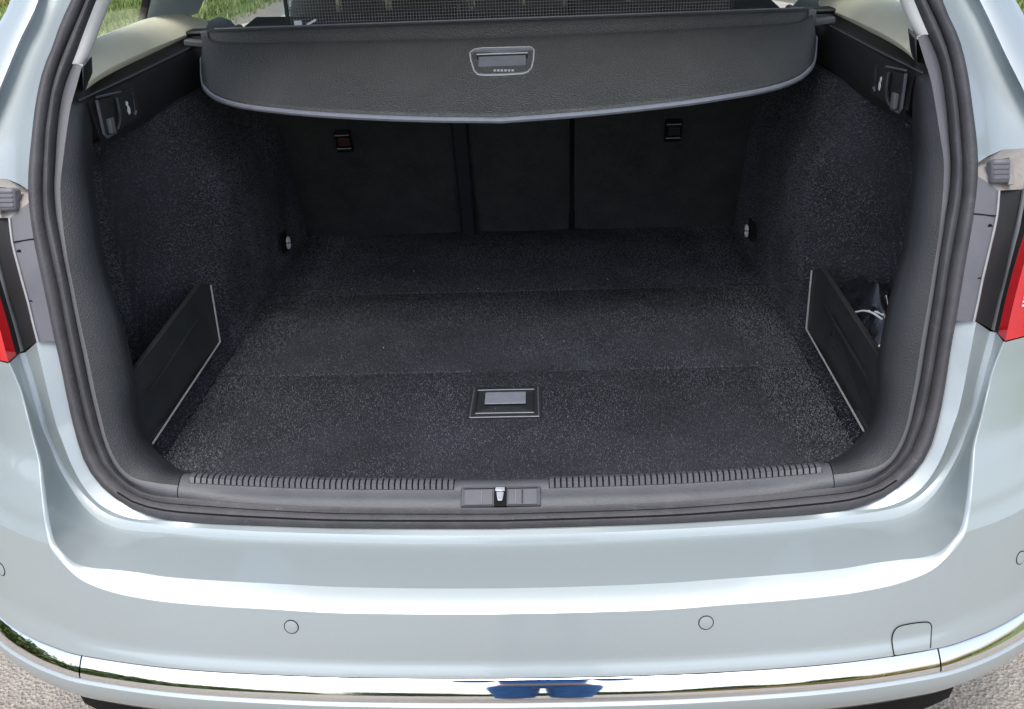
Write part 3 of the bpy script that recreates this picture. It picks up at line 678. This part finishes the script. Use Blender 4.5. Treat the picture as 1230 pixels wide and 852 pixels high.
    poly = [br + Vector((.0, 0, -.004)), tr, tc_, tf, tf + Vector((-.03, -.012, -.002)), bf_ + Vector((-.03, -.02, .0)), bf_ + Vector((0, 0, -.006))]
    b = MB(); b.prism(f(poly), (-.008 * s, 0, 0)); sp_ = b.build('pocket_panel', M['panel'], car, bevel=.0012)
    b = MB(); off = Vector((.0018, 0, 0)); b.tube(f([tr + off, br + off, bf_ + off]), .0015, 6); b.build('panel_edge_highlight', M['edge'], sp_)  # pale strip stands in for the highlight on the panel's chamfer
    # long moulded crease
    q0, q1 = onp(0, -.497, 238, 383), onp(0, -.4985, 180, 470)
    b = MB(); b.tube(f([q0.lerp(q1, t) for t in (0, .25, .5, .75, 1)]), [.0008, .002, .0024, .002, .0008], 6); b.build('panel_crease', M['sidetrim'], sp_)
    # pocket floor behind the panel
    b = MB(); b.grid([f([Vector((-.50, .03, .012)), Vector((-.50, .42, .012))]), f([Vector((-.66, .03, .012)), Vector((-.66, .42, .012))])]); b.build('pocket_floor', M['gap'], car)
    # carpet strip between floor board and panel
    b = MB(); b.grid([f([Vector((x, y, z)) for y in [lerp(.04, 1.07, k / 20) for k in range(21)]]) for x, z in ((-.503, .032), (-.4945, .03), (-.4925, .012), (-.489, -.004), (-.487, -.012))]); b.build('floor_edging', M['carpet'], car)

# rear seat backs seen from the boot: left, narrow middle, right
def seat(x0, x1, nm='rear_seat_back'):
    b = MB(); rows = []
    for k in range(13):
        t = k / 12; z = lerp(-.01, .482, t); y = lerp(1.065, .885, t) - .012 * math.sin(math.pi * t)
        rows.append([Vector((lerp(x0, x1, u), y + .012 * (abs(2 * u - 1) ** 8), z)) for u in [j / 16 for j in range(17)]])
    rows = [[p + Vector((0, .10, 0)) for p in rows[0]]] + rows + [[p + Vector((0, .12, .01)) for p in rows[-1]]]
    b.grid(rows); return b.build(nm, M['seatcloth'], car, ang=60)
sl_ = seat(-.525, -.129); sm = seat(-.098, .1175); sr = seat(.128, .525)
b = MB(); b.box((-.1135, 1.0, .25), (.031, .09, .53), Matrix.Rotation(rad(18.8), 3, 'X')); b.build('seat_divider', M['sidetrim'], car, bevel=.004)
b = MB(); b.box((.1225, 1.03, .25), (.014, .09, .53), Matrix.Rotation(rad(18.8), 3, 'X')); b.build('seat_gap', M['gap'], car)
for (px, py), par, m2 in (((412, 170), sl_, M['redtag']), ((809, 157), sr, M['panel'])):
    p = onp(1, .945, px, py)
    b = MB(); b.box(p + Vector((0, .012, 0)), (.034, .02, .05), Matrix.Rotation(rad(18), 3, 'X')); l_ = b.build('seat_latch', M['gap'], par, bevel=.003)
    b = MB(); b.box(p + Vector((.002, .0, -.001)), (.024, .006, .018), Matrix.Rotation(rad(18), 3, 'X')); b.build('latch_button', m2, l_, bevel=.001)
    for dz in (.014, -.016):
        b = MB(); b.box(p + Vector((0, -.002 - dz * .3, dz)), (.030, .003, .0016)); b.build('latch_line', M['edge'], l_)
for xc in (-.295, -.026, .285):
    b = MB(); rows = []
    for k in range(9):
        a = -math.pi / 2 + math.pi * k / 8; z = .66 + .095 * math.sin(a); r = max(.05, math.cos(a)) ** .35
        ring = []
        for j in range(24):
            t = 2 * math.pi * j / 24; cx, cy = math.cos(t), math.sin(t)
            ring.append(Vector((xc + .128 * r * math.copysign(abs(cx) ** .5, cx), .99 + .05 * r * math.copysign(abs(cy) ** .6, cy), z)))
        rows.append(ring)
    b.grid(rows, True); b.face(range(24)); b.face(range(192, 216)); hr = b.build('head_restraint', M['panel'], car, ang=60)
    for dx in (-.05, .05):
        b = MB(); b.tube([Vector((xc + dx, .99, .50)), Vector((xc + dx, .99, .58))], .006, 8); b.build('restraint_post', M['steel'], hr)
# front seats and front of the cabin (seen only past the net)
for xc in (-.36, .36):
    b = MB(); rows = []
    for z, y, wd, th in ((-.05, 1.75, .26, .12), (.2, 1.70, .26, .11), (.45, 1.62, .24, .09), (.6, 1.58, .17, .07), (.66, 1.57, .13, .05), (.82, 1.55, .12, .045), (.85, 1.55, .06, .02)):
        rows.append([Vector((xc + wd * math.copysign(abs(math.cos(t)) ** .5, math.cos(t)), y + th * math.copysign(abs(math.sin(t)) ** .6, math.sin(t)), z)) for t in [2 * math.pi * j / 20 for j in range(20)]])
    b.grid(rows, True); b.face(range(20)); e = len(b.v); b.face(range(e - 20, e)); b.build('front_seat', M['panel'], car, ang=60)
b = MB(); b.grid([[Vector((-.66, 2.75, .3)), Vector((.66, 2.75, .3))], [Vector((-.66, 2.75, .42)), Vector((.66, 2.75, .42))], [Vector((-.66, 3.2, .44)), Vector((.66, 3.2, .44))]]); b.build('dashboard', M['black'], car)
b = MB(); b.grid([[Vector((-.66, 3.25, .44)), Vector((0, 3.35, .44)), Vector((.66, 3.25, .44))], [Vector((-.52, 2.5, .87)), Vector((0, 2.55, .91)), Vector((.52, 2.5, .87))]]); b.build('windscreen', M['glass'], car)
b = MB(); b.grid([[Vector((x, y, z)) for x in (-.86, -.6, 0, .6, .86)] for y, z in ((3.28, .43), (3.7, .38), (4.0, .28), (4.12, .1), (4.1, -.35))]); b.build('bonnet', M['paint'], car)
b = MB(); b.grid([[Vector((x, y, -.30)) for x in (-w_, -.5, .5, w_)] for y, w_ in ((.0, .56), (.12, .66), (.35, .80), (1, .82), (4, .82))]); b.build('underbody', M['black'], car)
for x in (-.74, .74):
    for y in (.90, 3.45):
        b = MB(); prof = [(-.1, .20), (-.105, .29), (-.085, .315), (.085, .315), (.105, .29), (.1, .20)]
        b.grid([[Vector((x + o, y + r * math.cos(t), -.285 + r * math.sin(t))) for t in [2 * math.pi * j / 40 for j in range(40)]] for o, r in prof], True); wh = b.build('wheel', M['tyre'], car)
        sgn = 1 if x > 0 else -1; b = MB(); b.grid([[Vector((x + sgn * o, y + r * math.cos(t), -.285 + r * math.sin(t))) for t in [2 * math.pi * j / 40 for j in range(40)]] for o, r in ((.09, .20), (.07, .19), (.06, .06), (.075, .02))], True); b.build('rim', M['rim'], wh)

# latch cover and striker in the middle of the sill
def slope_frame():
    p0 = on_sill(0.0, 0.0); r1 = [p for p in sill_rows[1] if abs(p.x) < .02]; q = min(sill_rows[0], key=lambda p: abs(p.x)); return q, p0
q_, p_ = slope_frame()
sd_ = (p_ - q_); ln = sd_.length; sd_.normalize(); sn = Vector((1, 0, 0)).cross(sd_); sn = sn if sn.z > 0 else -sn
def SL(x, t, h): return q_ + Vector((x - q_.x, 0, 0)) + sd_ * (ln * t) + sn * h
def slab(name, x0, x1, t0, t1, h0, h1, m, par, bev=.0012, taper=0):
    bb = MB(); a = bb.pts([SL(x0 + taper, t0, h0), SL(x1 - taper, t0, h0), SL(x1, t1, h0), SL(x0, t1, h0)]); c = bb.pts([SL(x0 + taper, t0, h1), SL(x1 - taper, t0, h1), SL(x1, t1, h1), SL(x0, t1, h1)])
    bb.face(a[::-1]); bb.face(c)
    for j in range(4): k = (j + 1) % 4; bb.face((a[j], a[k], c[k], c[j]))
    return bb.build(name, m, par, bevel=bev)
lc = slab('latch_cover', -.0525, .0515, .10, 1.30, -.004, .0052, M['trim'], sill, .002)
slab('cover_recess', -.0495, .0485, .14, 1.16, .004, .0056, M['trim'], lc, .0006)
slab('cover_shadow', -.0495, .0485, 1.12, 1.18, .004, .0060, M['gap'], lc, .0004)
slab('cover_plate', -.0480, -.0105, .16, 1.10, .005, .0068, M['grey'], lc)
slab('cover_plate', .0085, .0470, .16, 1.10, .005, .0068, M['grey'], lc)
slab('plate_step', -.0260, -.0240, .20, 1.04, .0062, .0076, M['strip'], lc, .0004)
slab('plate_step', .0180, .0200, .20, 1.04, .0062, .0076, M['strip'], lc, .0004)
slab('plate_step', .0265, .0285, .20, 1.04, .0062, .0076, M['panel'], lc, .0004)
slab('latch_slot', -.0092, .0072, .02, 1.20, .0045, .0082, M['gap'], lc, .0015)
slab('striker', -.0066, .0046, .26, .80, .008, .0135, M['steel'], lc, .001, .0028)
slab('striker_cap', -.0074, .0054, .83, 1.08, .008, .0140, M['steel'], lc, .0008)

# open tailgate overhead (out of the picture, mirrored in the paint)
tgp = [(.50, .90), (.40, 1.0), (.22, 1.12), (.03, 1.24), (-.12, 1.34), (-.24, 1.41), (-.38, 1.42), (-.52, 1.36)]
def tg(i, x): 
    y, z = tgp[i]; wd = lerp(.50, .60, sst(0, 5, i)); u = x * wd; return Vector((u, y, z - .10 * abs(x) ** 2.5))
b = MB(); xs = [j / 12 - 1 for j in range(25)]
up5 = Vector((0, -.02, .05))
b.grid([[tg(i, x) + up5 for x in xs] for i in range(4, len(tgp))])
for sg in (-1, 1): b.grid([[tg(i, sg * x) + up5 for x in (.80, .86, .93, 1.0)] for i in range(0, 5)])
tgo = b.build('tailgate', M['paint'], car)
for sg in (-1, 1):
    b = MB(); b.grid([[tg(i, sg * x) for x in (.78, .88, .97)] for i in range(0, 5)]); b.build('window_surround', M['tglining'], tgo)
b = MB(); b.grid([[tg(i, x * .93) for x in xs] for i in range(4, len(tgp))]); b.build('tailgate_lining', M['tglining'], tgo)
b = MB(); b.grid([[tg(i, x * .82) for x in xs] for i in range(0, 5)]); b.build('rear_window', M['tint'], tgo)

# ------------------------------------------------------------------ load cover, net, bag
cov = empty('load_cover', (0, .58, HZ + .385), 'dark grey grained roller load cover with curved front edge and pull handle above the boot', 'load cover')
tl = [onp(1, .70, 246, 41), onp(1, .70, 971, 14)]
hwc = (tl[1].x - tl[0].x) / 2; zc = (tl[0].z + tl[1].z) / 2
bot_px = [(243.5, 70, .665), (244.5, 96, .61), (249, 108, .575), (262, 118, .55), (290, 126.5, .52), (340, 133, .49), (400, 138, .47), (500, 142.5, .455), (604, 144, .45)]
hl = [onp(1, y, x_, py) for x_, py, y in bot_px]; hl[-1].x = 0
edge = both(smooth_curve(hl, 40))
topc = [Vector((lerp(-hwc, hwc, j / (len(edge) - 1)), .70, zc)) for j in range(len(edge))]
ztop, zbot = zc, edge[39].z
rows = []
NX, NV = 60, 24
def edge_at(x):
    for p, q in zip(edge[:-1], edge[1:]):
        if p.x <= x <= q.x and q.x > p.x: return p.lerp(q, (x - p.x) / (q.x - p.x))
    return edge[0] if x < 0 else edge[-1]
xs = [-hwc * math.cos(math.pi * j / NX) for j in range(NX + 1)]
for k in range(NV + 1):
    v = k / NV; r = []
    for x in xs:
        e = edge_at(max(-hwc * .999, min(hwc * .999, x))); t = Vector((x, .70, zc)); p = t.lerp(Vector((x, e.y, e.z)), v)
        fold = -.009 * sst(.03, .15, v) * (1 - sst(.16, .24, v)); p.z += fold + .006 * math.sin(math.pi * v); r.append(p)
    rows.append(r)
b = MB(); b.grid(rows); pan = b.build('cover_panel', M['vinyl'], cov, solid=.004, ang=60)
b = MB(); b.tube([p + Vector((0, -.002, -.001)) for p in edge], .0046, 8); b.build('edge_beading', M['silverp'], pan)
b = MB(); b.tube([Vector((x, .702, zc + .001)) for x in (-hwc, -.3, 0, .3, hwc)], .0042, 8); b.build('upper_beading', M['vinyl'], pan)
# cassette behind it with its top highlight put in as a pale line
b = MB(); b.grid([[Vector((x, .755 + .032 * math.cos(a), zc - .024 + .025 * math.sin(a))) for a in [2 * math.pi * k / 20 for k in range(20)]] for x in (-hwc - .004, -.3, 0, .3, hwc + .004)], True)
b.face(range(20)); b.face(range(80, 100)); cas = b.build('roller_cassette', M['black'], cov)
b = MB(); b.tube([Vector((x, .748, zc + .0012)) for x in (-hwc, 0, hwc)], .0020, 6); b.build('cassette_highlight', M['strip'], cas)
for s in (1, -1):
    b = MB(); b.box((s * (hwc + .001), .697, zc - .012), (.012, .020, .034)); b.build('end_clip', M['strip'], cov, bevel=.002)
    b = MB(); b.box((s * (hwc + .024), .715, zc - .018), (.044, .022, .010), Matrix.Rotation(rad(-8 * s), 3, 'Y')); b.build('end_arm', M['strip'], cov, bevel=.002)
    b = MB(); b.box((s * (hwc + .035), .79, zc - .008), (.060, .040, .010)); b.build('end_holder', M['black'], cov, bevel=.006)
# pull handle
def pcov(px, py, h=0):
    lo, hi = .5, 3; d = ray(px, py)
    nrm = Vector((0, -(zc - zbot), .25)).normalized()
    P0 = rows[12][NX // 2]; tv = (rows[20][NX // 2] - rows[8][NX // 2]).normalized(); nn = Vector((1, 0, 0)).cross(tv); nn = nn if nn.z > 0 else -nn
    t = (P0 - CP).dot(nn) / d.dot(nn); return CP + d * t + nn * h, nn
def outline(pts, h): return [pcov(x, y, h)[0] for x, y in pts]
O1 = [(570, 62), (580, 60.5), (605, 60), (630, 59.3), (638, 59.5), (641.5, 63), (641, 74), (638.5, 85), (634, 89.5), (628, 91.5), (605, 93), (582, 93.5), (574, 92.5), (569.5, 88), (566, 76), (564.5, 66)]
def shrink(P, k, kx=None): 
    cx = sum(p[0] for p in P) / len(P); cy = sum(p[1] for p in P) / len(P); return [(cx + (x - cx) * (kx or k), cy + (y - cy) * k) for x, y in P]
b = MB(); b.grid([outline(O1, -.002), outline(O1, .0045), outline(shrink(O1, .93, .965), .0055), outline(shrink(O1, .88, .94), .0035), outline(shrink(O1, .05), .003)], True)
ha = b.build('pull_handle', M['grey'], cov, ang=40)
b = MB(); b.tube(outline(O1, .004), .0014, 6, True); b.build('handle_rim', M['edge'], ha)
b = MB(); q = [(573, 70), (634, 68), (634, 81), (573, 83)]; b.grid([outline(q, .002), outline(q, .0042), outline(shrink(q, .02), .0042)], True); b.build('handle_recess', M['gap'], ha)
b = MB(); q = [(575, 72), (632, 70), (632, 82), (575, 84)]; b.grid([outline(q, .003), outline(q, .0062), outline(shrink(q, .02), .0062)], True); b.build('handle_grip', M['grey'], ha, bevel=.001)
b = MB(); b.tube(outline([(573, 69.5), (604, 68.5), (634, 67.5)], .006), .0012, 6); b.build('grip_line', M['edge'], ha)
b = MB()                                                        # small raised marks under the grip
for k in range(6):
    x = 593 + k * 4.3; b.prism(outline([(x, 86.2), (x + 2.8, 86.1), (x + 2.8, 88.6), (x, 88.7)], .0034), (0, -.0006, .0008))
b.build('raised_marks', M['edge'], ha, smooth=False)

# partition net drawn up behind the cover
net = empty('partition_net', (0, .80, HZ + .50), 'dark woven partition net standing up behind the load cover', 'net')
xl, xr, zn = onp(1, .80, 346, 26).x, onp(1, .80, 879, 9).x, .505
b = MB(); n = 150
for i in range(n + 1):
    x = lerp(xl, xr, i / n); b.box((x, .80, zn + .15), (.0011, .0010, .34))
for k in range(62):
    b.box(((xl + xr) / 2, .7994, zn - .02 + .0055 * k), (xr - xl, .0009, .0011))
b.build('net_mesh', M['netm'], net, smooth=False, kind='stuff')
for x in (xl, xr):
    b = MB(); b.tube([Vector((x, .80, zn - .01)), Vector((x * 1.0, .80, zn + .32))], .004, 8); b.build('net_hem', M['black'], net)
b = MB(); b.tube([Vector((xl, .80, zn + .325)), Vector((xr, .80, zn + .325))], .007, 8); b.build('net_bar', M['black'], net)
b = MB(); b.tube([Vector((xl, .80, zn - .012)), Vector((xr, .80, zn - .012))], .005, 8); b.build('net_bar', M['black'], net)
b = MB(); p = onp(1, .7975, 358, 28); b.box(p, (.014, .001, .009)); b.build('net_tag', M['white'], net)
b = MB(); p = onp(1, .7975, 374, 27); b.box(p, (.020, .001, .004), Matrix.Rotation(rad(-25), 3, 'Y')); b.build('net_tag', M['white'], net)

# crumpled dark bag in the right-hand side pocket
bc = onp(0, .552, 1046, 398)
bag = empty('bag', (bc.x, bc.y, HZ + .014), 'crumpled shiny black bag with white stripes tucked in the side pocket', 'bag')
from mathutils import noise as mn
b = MB(); rows = []
for k in range(21):
    a = -math.pi / 2 + math.pi * k / 20; ring = []
    for j in range(36):
        t = 2 * math.pi * j / 36; d = Vector((math.cos(a) * math.cos(t), math.cos(a) * math.sin(t), math.sin(a)))
        q = 1 + .22 * mn.noise(d * 2.2) + .26 * abs(mn.noise(d * 4.2 + Vector((3, 1, 2)))) + .12 * abs(mn.noise(d * 9))
        p = Vector((d.x * .046, d.y * .095, d.z * .066)) * q; ring.append(Vector((bc.x, bc.y, .086)) + p)
    rows.append(ring)
b.grid(rows, True); bb = b.build('bag_body', M['bag'], bag, ang=50)
from mathutils.bvhtree import BVHTree
bvh = BVHTree.FromPolygons([Vector(p) for p in b.v], b.f)
def on_bag(px, py):
    d = ray(px, py).normalized(); h = bvh.ray_cast(CP, d)[0]
    return (h if h else bvh.find_nearest(Vector((bc.x, bc.y, .16)))[0]) - d * .001
for st in (((1028, 375), (1038, 373.5), (1048, 376), (1060, 384)), ((1044, 373.5), (1053, 375), (1062, 379))):
    b = MB(); b.tube(smooth_curve([on_bag(*q) for q in st], 12), .0016, 6); b.build('bag_stripe', M['white'], bag)

# ------------------------------------------------------------------ carpet pile, grass, hedge
import numpy as np
rng = np.random.default_rng(5)
def blades(name, base, nrm, hgt, wid, lean, m, parent, label=None, kind='stuff'):
    """one triangle per fibre or blade, at base points (n,3) along normals (n,3)"""
    n = len(base); d = rng.normal(size=(n, 3)); d -= (d * nrm).sum(1)[:, None] * nrm; d /= np.linalg.norm(d, axis=1)[:, None]
    sd = np.cross(nrm, d); h = hgt * rng.uniform(.6, 1.25, n)[:, None]; le = lean * rng.uniform(0, 1, n)[:, None]
    tip = base + nrm * h + d * h * le; w2 = wid * rng.uniform(.6, 1.2, n)[:, None] / 2
    V = np.stack([base - sd * w2, base + sd * w2, tip], 1).reshape(-1, 3)
    c = (V.min(0) + V.max(0)) / 2
    if parent is None: c[2] = V[:, 2].min()
    me = bpy.data.meshes.new(name); me.vertices.add(3 * n); me.vertices.foreach_set('co', (V - c).ravel())
    me.loops.add(3 * n); me.loops.foreach_set('vertex_index', np.arange(3 * n, dtype=np.int32)); me.polygons.add(n)
    me.polygons.foreach_set('loop_start', np.arange(0, 3 * n, 3, dtype=np.int32)); me.update(); me.validate(); me.materials.append(m)
    o = bpy.data.objects.new(name, me); col.objects.link(o); c = Vector(c)
    if parent is not None: o.parent = parent; o.location = c - WL[parent]
    else: o.location = c
    o['kind'] = kind
    if label: o['label'] = label
    return o
for k in range(3):
    n = int((YF[k + 1] - YF[k]) * 340000); x = rng.uniform(-.4845, .4845, n); y = rng.uniform(YF[k] + .002, YF[k + 1] - .002, n)
    keep = ~((abs(x - hc.x) < .0565) & (abs(y - hc.y) < .0495)); x, y = x[keep], y[keep]
    P = np.stack([x, y, np.full_like(x, HZ - .0006)], 1); blades('carpet_pile', P, np.tile([0, 0, 1.], (len(x), 1)), .0019, .0014, 1.7, M['pile'], boards[k])
walls = [o for o in car.children if o.name.startswith('side_lining')]
for s, wl in zip((1, -1), walls):
    n = 150000; y = rng.uniform(.05, 1.05, n); z = rng.uniform(.0, .405, n)
    kp = np.array([a > gS(.6, b_) + .035 for a, b_ in zip(y, z)]); y, z = y[kp], z[kp]; n = len(y)
    wx = np.array([WX(a, b_) for a, b_ in zip(y, z)]); e = .004
    gy = np.array([(WX(a + e, b_) - WX(a - e, b_)) / (2 * e) for a, b_ in zip(y, z)]); gz = np.array([(WX(a, b_ + e) - WX(a, b_ - e)) / (2 * e) for a, b_ in zip(y, z)])
    nr = np.stack([np.ones(n), -gy, -gz], 1); nr /= np.linalg.norm(nr, axis=1)[:, None]
    wx = wx + np.where((z < .02) & (y > .36), .012 * (1 - np.clip((z + .014) / .034, 0, 1)), 0)
    P = np.stack([wx * s, y, z + HZ], 1); nr[:, 0] *= s
    blades('carpet_pile', P, nr, .0019, .0014, 1.7, M['pile'], wl)
    n = 5000; y = rng.uniform(.10, 1.05, n); z = rng.uniform(-.004, .03, n); P = np.stack([s * (-.4895 - .004 * z / .03), y, z + HZ], 1)
    blades('carpet_pile', P, np.tile([s * .95, 0, .31], (n, 1)), .0019, .0014, 1.7, M['pile'], wl)
n = 24; P = np.stack([rng.uniform(-.47, .47, n), rng.uniform(.03, .9, n), np.full(n, HZ + .0018)], 1)      # lint
blades('lint', P, np.tile([0, 0, 1.], (n, 1)), .0022, .0012, 1.5, M['white'], boards[0])
def field(name, x0, x1, y0, y1, n, h, wd, m, label, rows=None):
    x = rng.uniform(x0, x1, n); y = rng.uniform(y0, y1, n)
    if rows: x = np.round(x / rows) * rows + rng.normal(0, rows * .16, n)
    P = np.stack([x, y, np.full(n, -.01)], 1); o = blades(name, P, np.tile([0, 0, 1.], (n, 1)), h, wd, .9, m, None); o['label'] = label; o['category'] = 'grass'; return o
field('grass', -14, -4.0, 4, 24, 140000, .09, .022, M['blade'], 'green grass growing in rows beyond the road left of the car', .55)
field('grass', 3.5, 10, 3, 22, 90000, .09, .022, M['blade'], 'green grass beyond the road edge right of the car')
field('dry_grass', 5.6, 12, 5, 16, 40000, .30, .025, M['dry'], 'tall dry yellow grass on the verge right of the car')
field('dry_grass', -15, -8.2, 12, 20, 40000, .30, .025, M['dry'], 'tall dry yellow grass at the far edge of the green rows')
field('dry_grass', 2.5, 12, -16, -3, 50000, .45, .03, M['dry'], 'dry yellow grass bank behind the car mirrored in the chrome strip')
def hedge(x0, x1, y0, y1, h, n, label):
    t = empty('hedge', ((x0 + x1) / 2, (y0 + y1) / 2, 0), label, 'hedge', 'hedges behind the car')
    u = rng.uniform(0, 1, n); P = np.stack([x0 + (x1 - x0) * u + rng.normal(0, .35, n), y0 + (y1 - y0) * u + rng.normal(0, .35, n), rng.uniform(0, 1, n) ** .8 * h * (1 + .3 * np.sin(u * 23) + .15 * np.sin(u * 61))], 1)
    nr = rng.normal(size=(n, 3)); nr /= np.linalg.norm(nr, axis=1)[:, None]; o = blades('foliage', P, nr, .14, .11, .5, M['leaf'], t)
    for k in range(6):
        u = (k + .5) / 6; bb = MB(); bb.tube([Vector((lerp(x0, x1, u), lerp(y0, y1, u), 0)), Vector((lerp(x0, x1, u) + .05, lerp(y0, y1, u), h * .8))], [.05, .02], 7); bb.build('stem', M['bark'], t, dz=0)
hedge(-5.2, -4.2, -13, 1.0, .75, 30000, 'leafy green hedge along the road mirrored in the left end of the chrome strip')
hedge(-4, 10, -15, -16, 1.6, 30000, 'dark leafy hedge across the road behind the person mirrored in the chrome strip')

# ------------------------------------------------------------------ the person standing behind the boot (mirrored in the chrome strip)
per = empty('person', (.05, -1.50, 0), 'person in a blue top taking the picture, mirrored in the chrome strip', 'person')
def skin(name, nodes, edges, m, sub=2):
    me = bpy.data.meshes.new(name); base = WL[per]
    me.from_pydata([Vector(p[:3]) - base for p in nodes], edges, []); me.materials.append(m)
    o = bpy.data.objects.new(name, me); col.objects.link(o); o.parent = per; WL[o] = base
    o.modifiers.new('skin', 'SKIN'); me.skin_vertices or None
    if not me.skin_vertices:
        b_ = bmesh.new(); b_.from_mesh(me); b_.verts.layers.skin.verify(); b_.to_mesh(me); b_.free()
    for i, p in enumerate(nodes):
        sv = me.skin_vertices[0].data[i]; sv.radius = (p[3], p[4] if len(p) > 4 else p[3]); sv.use_root = (i == 0)
    q = o.modifiers.new('sub', 'SUBSURF'); q.levels = sub; q.render_levels = sub
    return o
X0, Y0 = .05, -1.50
body = [(X0, Y0, .95, .14, .10), (X0, Y0, 1.2, .13, .10), (X0, Y0 + .02, 1.40, .16, .10), (X0, Y0 + .03, 1.50, .06), (X0, Y0 + .07, 1.60, .085, .10), (X0, Y0 + .06, 1.70, .08, .095), (X0, Y0 + .05, 1.76, .04),
        (X0 - .19, Y0, 1.42, .055), (X0 - .24, Y0 + .05, 1.17, .045), (X0 - .10, Y0 + .30, 1.26, .03), (X0 - .07, Y0 + .37, 1.28, .028, .018), (X0 - .055, Y0 + .41, 1.31, .024, .014),
        (X0 + .19, Y0, 1.42, .055), (X0 + .24, Y0 + .05, 1.17, .045), (X0 + .13, Y0 + .30, 1.26, .03), (X0 + .10, Y0 + .37, 1.28, .028, .018), (X0 + .085, Y0 + .41, 1.31, .024, .014),
        (X0 - .10, Y0, .88, .09), (X0 - .085, Y0 + .02, .48, .06), (X0 - .085, Y0 - .02, .09, .042), (X0 - .09, Y0 + .14, .04, .035, .03),
        (X0 + .10, Y0, .88, .09), (X0 + .085, Y0 + .02, .48, .06), (X0 + .085, Y0 - .02, .09, .042), (X0 + .09, Y0 + .14, .04, .035, .03)]
be = [(0, 1), (1, 2), (2, 3), (3, 4), (4, 5), (5, 6), (2, 7), (7, 8), (8, 9), (9, 10), (10, 11), (2, 12), (12, 13), (13, 14), (14, 15), (15, 16), (0, 17), (17, 18), (18, 19), (19, 20), (0, 21), (21, 22), (22, 23), (23, 24)]
for sx, hb in ((-1, 11), (1, 16)):                     # fingers and thumb of each hand, rooted in the palm
    hx, hy, hz = body[hb][:3]
    for k, L in enumerate((.034, .040, .037, .028)):
        i = len(body); z = hz + .026 - .017 * k
        body.append((hx - sx * -.004, hy + .012, z, .0085)); body.append((hx - sx * .012, hy + .012 + L * .45, z + .002, .008)); body.append((hx - sx * .034, hy + .010 + L * .5, z + .002, .007))
        be += [(hb, i), (i, i + 1), (i + 1, i + 2)]
    i = len(body); body.append((hx - sx * .012, hy - .022, hz + .012, .0095)); body.append((hx - sx * .036, hy - .012, hz + .022, .008)); be += [(hb, i), (i, i + 1)]
skin('body', body, be, M['skin'])
up_n = [(*n_[:3], *(r + .018 for r in n_[3:])) for n_ in body]
skin('blue_top', [up_n[0], up_n[1], up_n[2], (X0, Y0 + .03, 1.47, .075), up_n[7], up_n[8], (X0 - .12, Y0 + .27, 1.25, .045), up_n[12], up_n[13], (X0 + .15, Y0 + .27, 1.25, .045)], [(0, 1), (1, 2), (2, 3), (2, 4), (4, 5), (5, 6), (2, 7), (7, 8), (8, 9)], M['jacket'])
skin('trousers', [(X0, Y0, .98, .15, .115), up_n[17], up_n[18], (X0 - .085, Y0 - .015, .14, .065), up_n[21], up_n[22], (X0 + .085, Y0 - .015, .14, .065)], [(0, 1), (1, 2), (2, 3), (0, 4), (4, 5), (5, 6)], M['trouser'])
skin('hair', [(X0, Y0 + .03, 1.66, .09, .095), (X0, Y0 + .03, 1.75, .085, .09), (X0, Y0 + .03, 1.79, .05)], [(0, 1), (1, 2)], M['hair'])
for sx in (-1, 1):
    b = MB(); b.tube([Vector((X0 + sx * .03, Y0 + .150, 1.665)), Vector((X0 + sx * .03, Y0 + .168, 1.665))], [.012, .006], 10); b.build('eye', M['gap'], per, dz=0)
b = MB(); b.tube([Vector((X0, Y0 + .155, 1.67)), Vector((X0, Y0 + .185, 1.63)), Vector((X0, Y0 + .16, 1.622))], [.008, .013, .008], 8); b.build('nose', M['skin'], per, dz=0)
b = MB(); b.tube([Vector((X0 - .025, Y0 + .158, 1.595)), Vector((X0, Y0 + .17, 1.593)), Vector((X0 + .025, Y0 + .158, 1.595))], .006, 8); b.build('mouth', M['redtag'], per, dz=0)
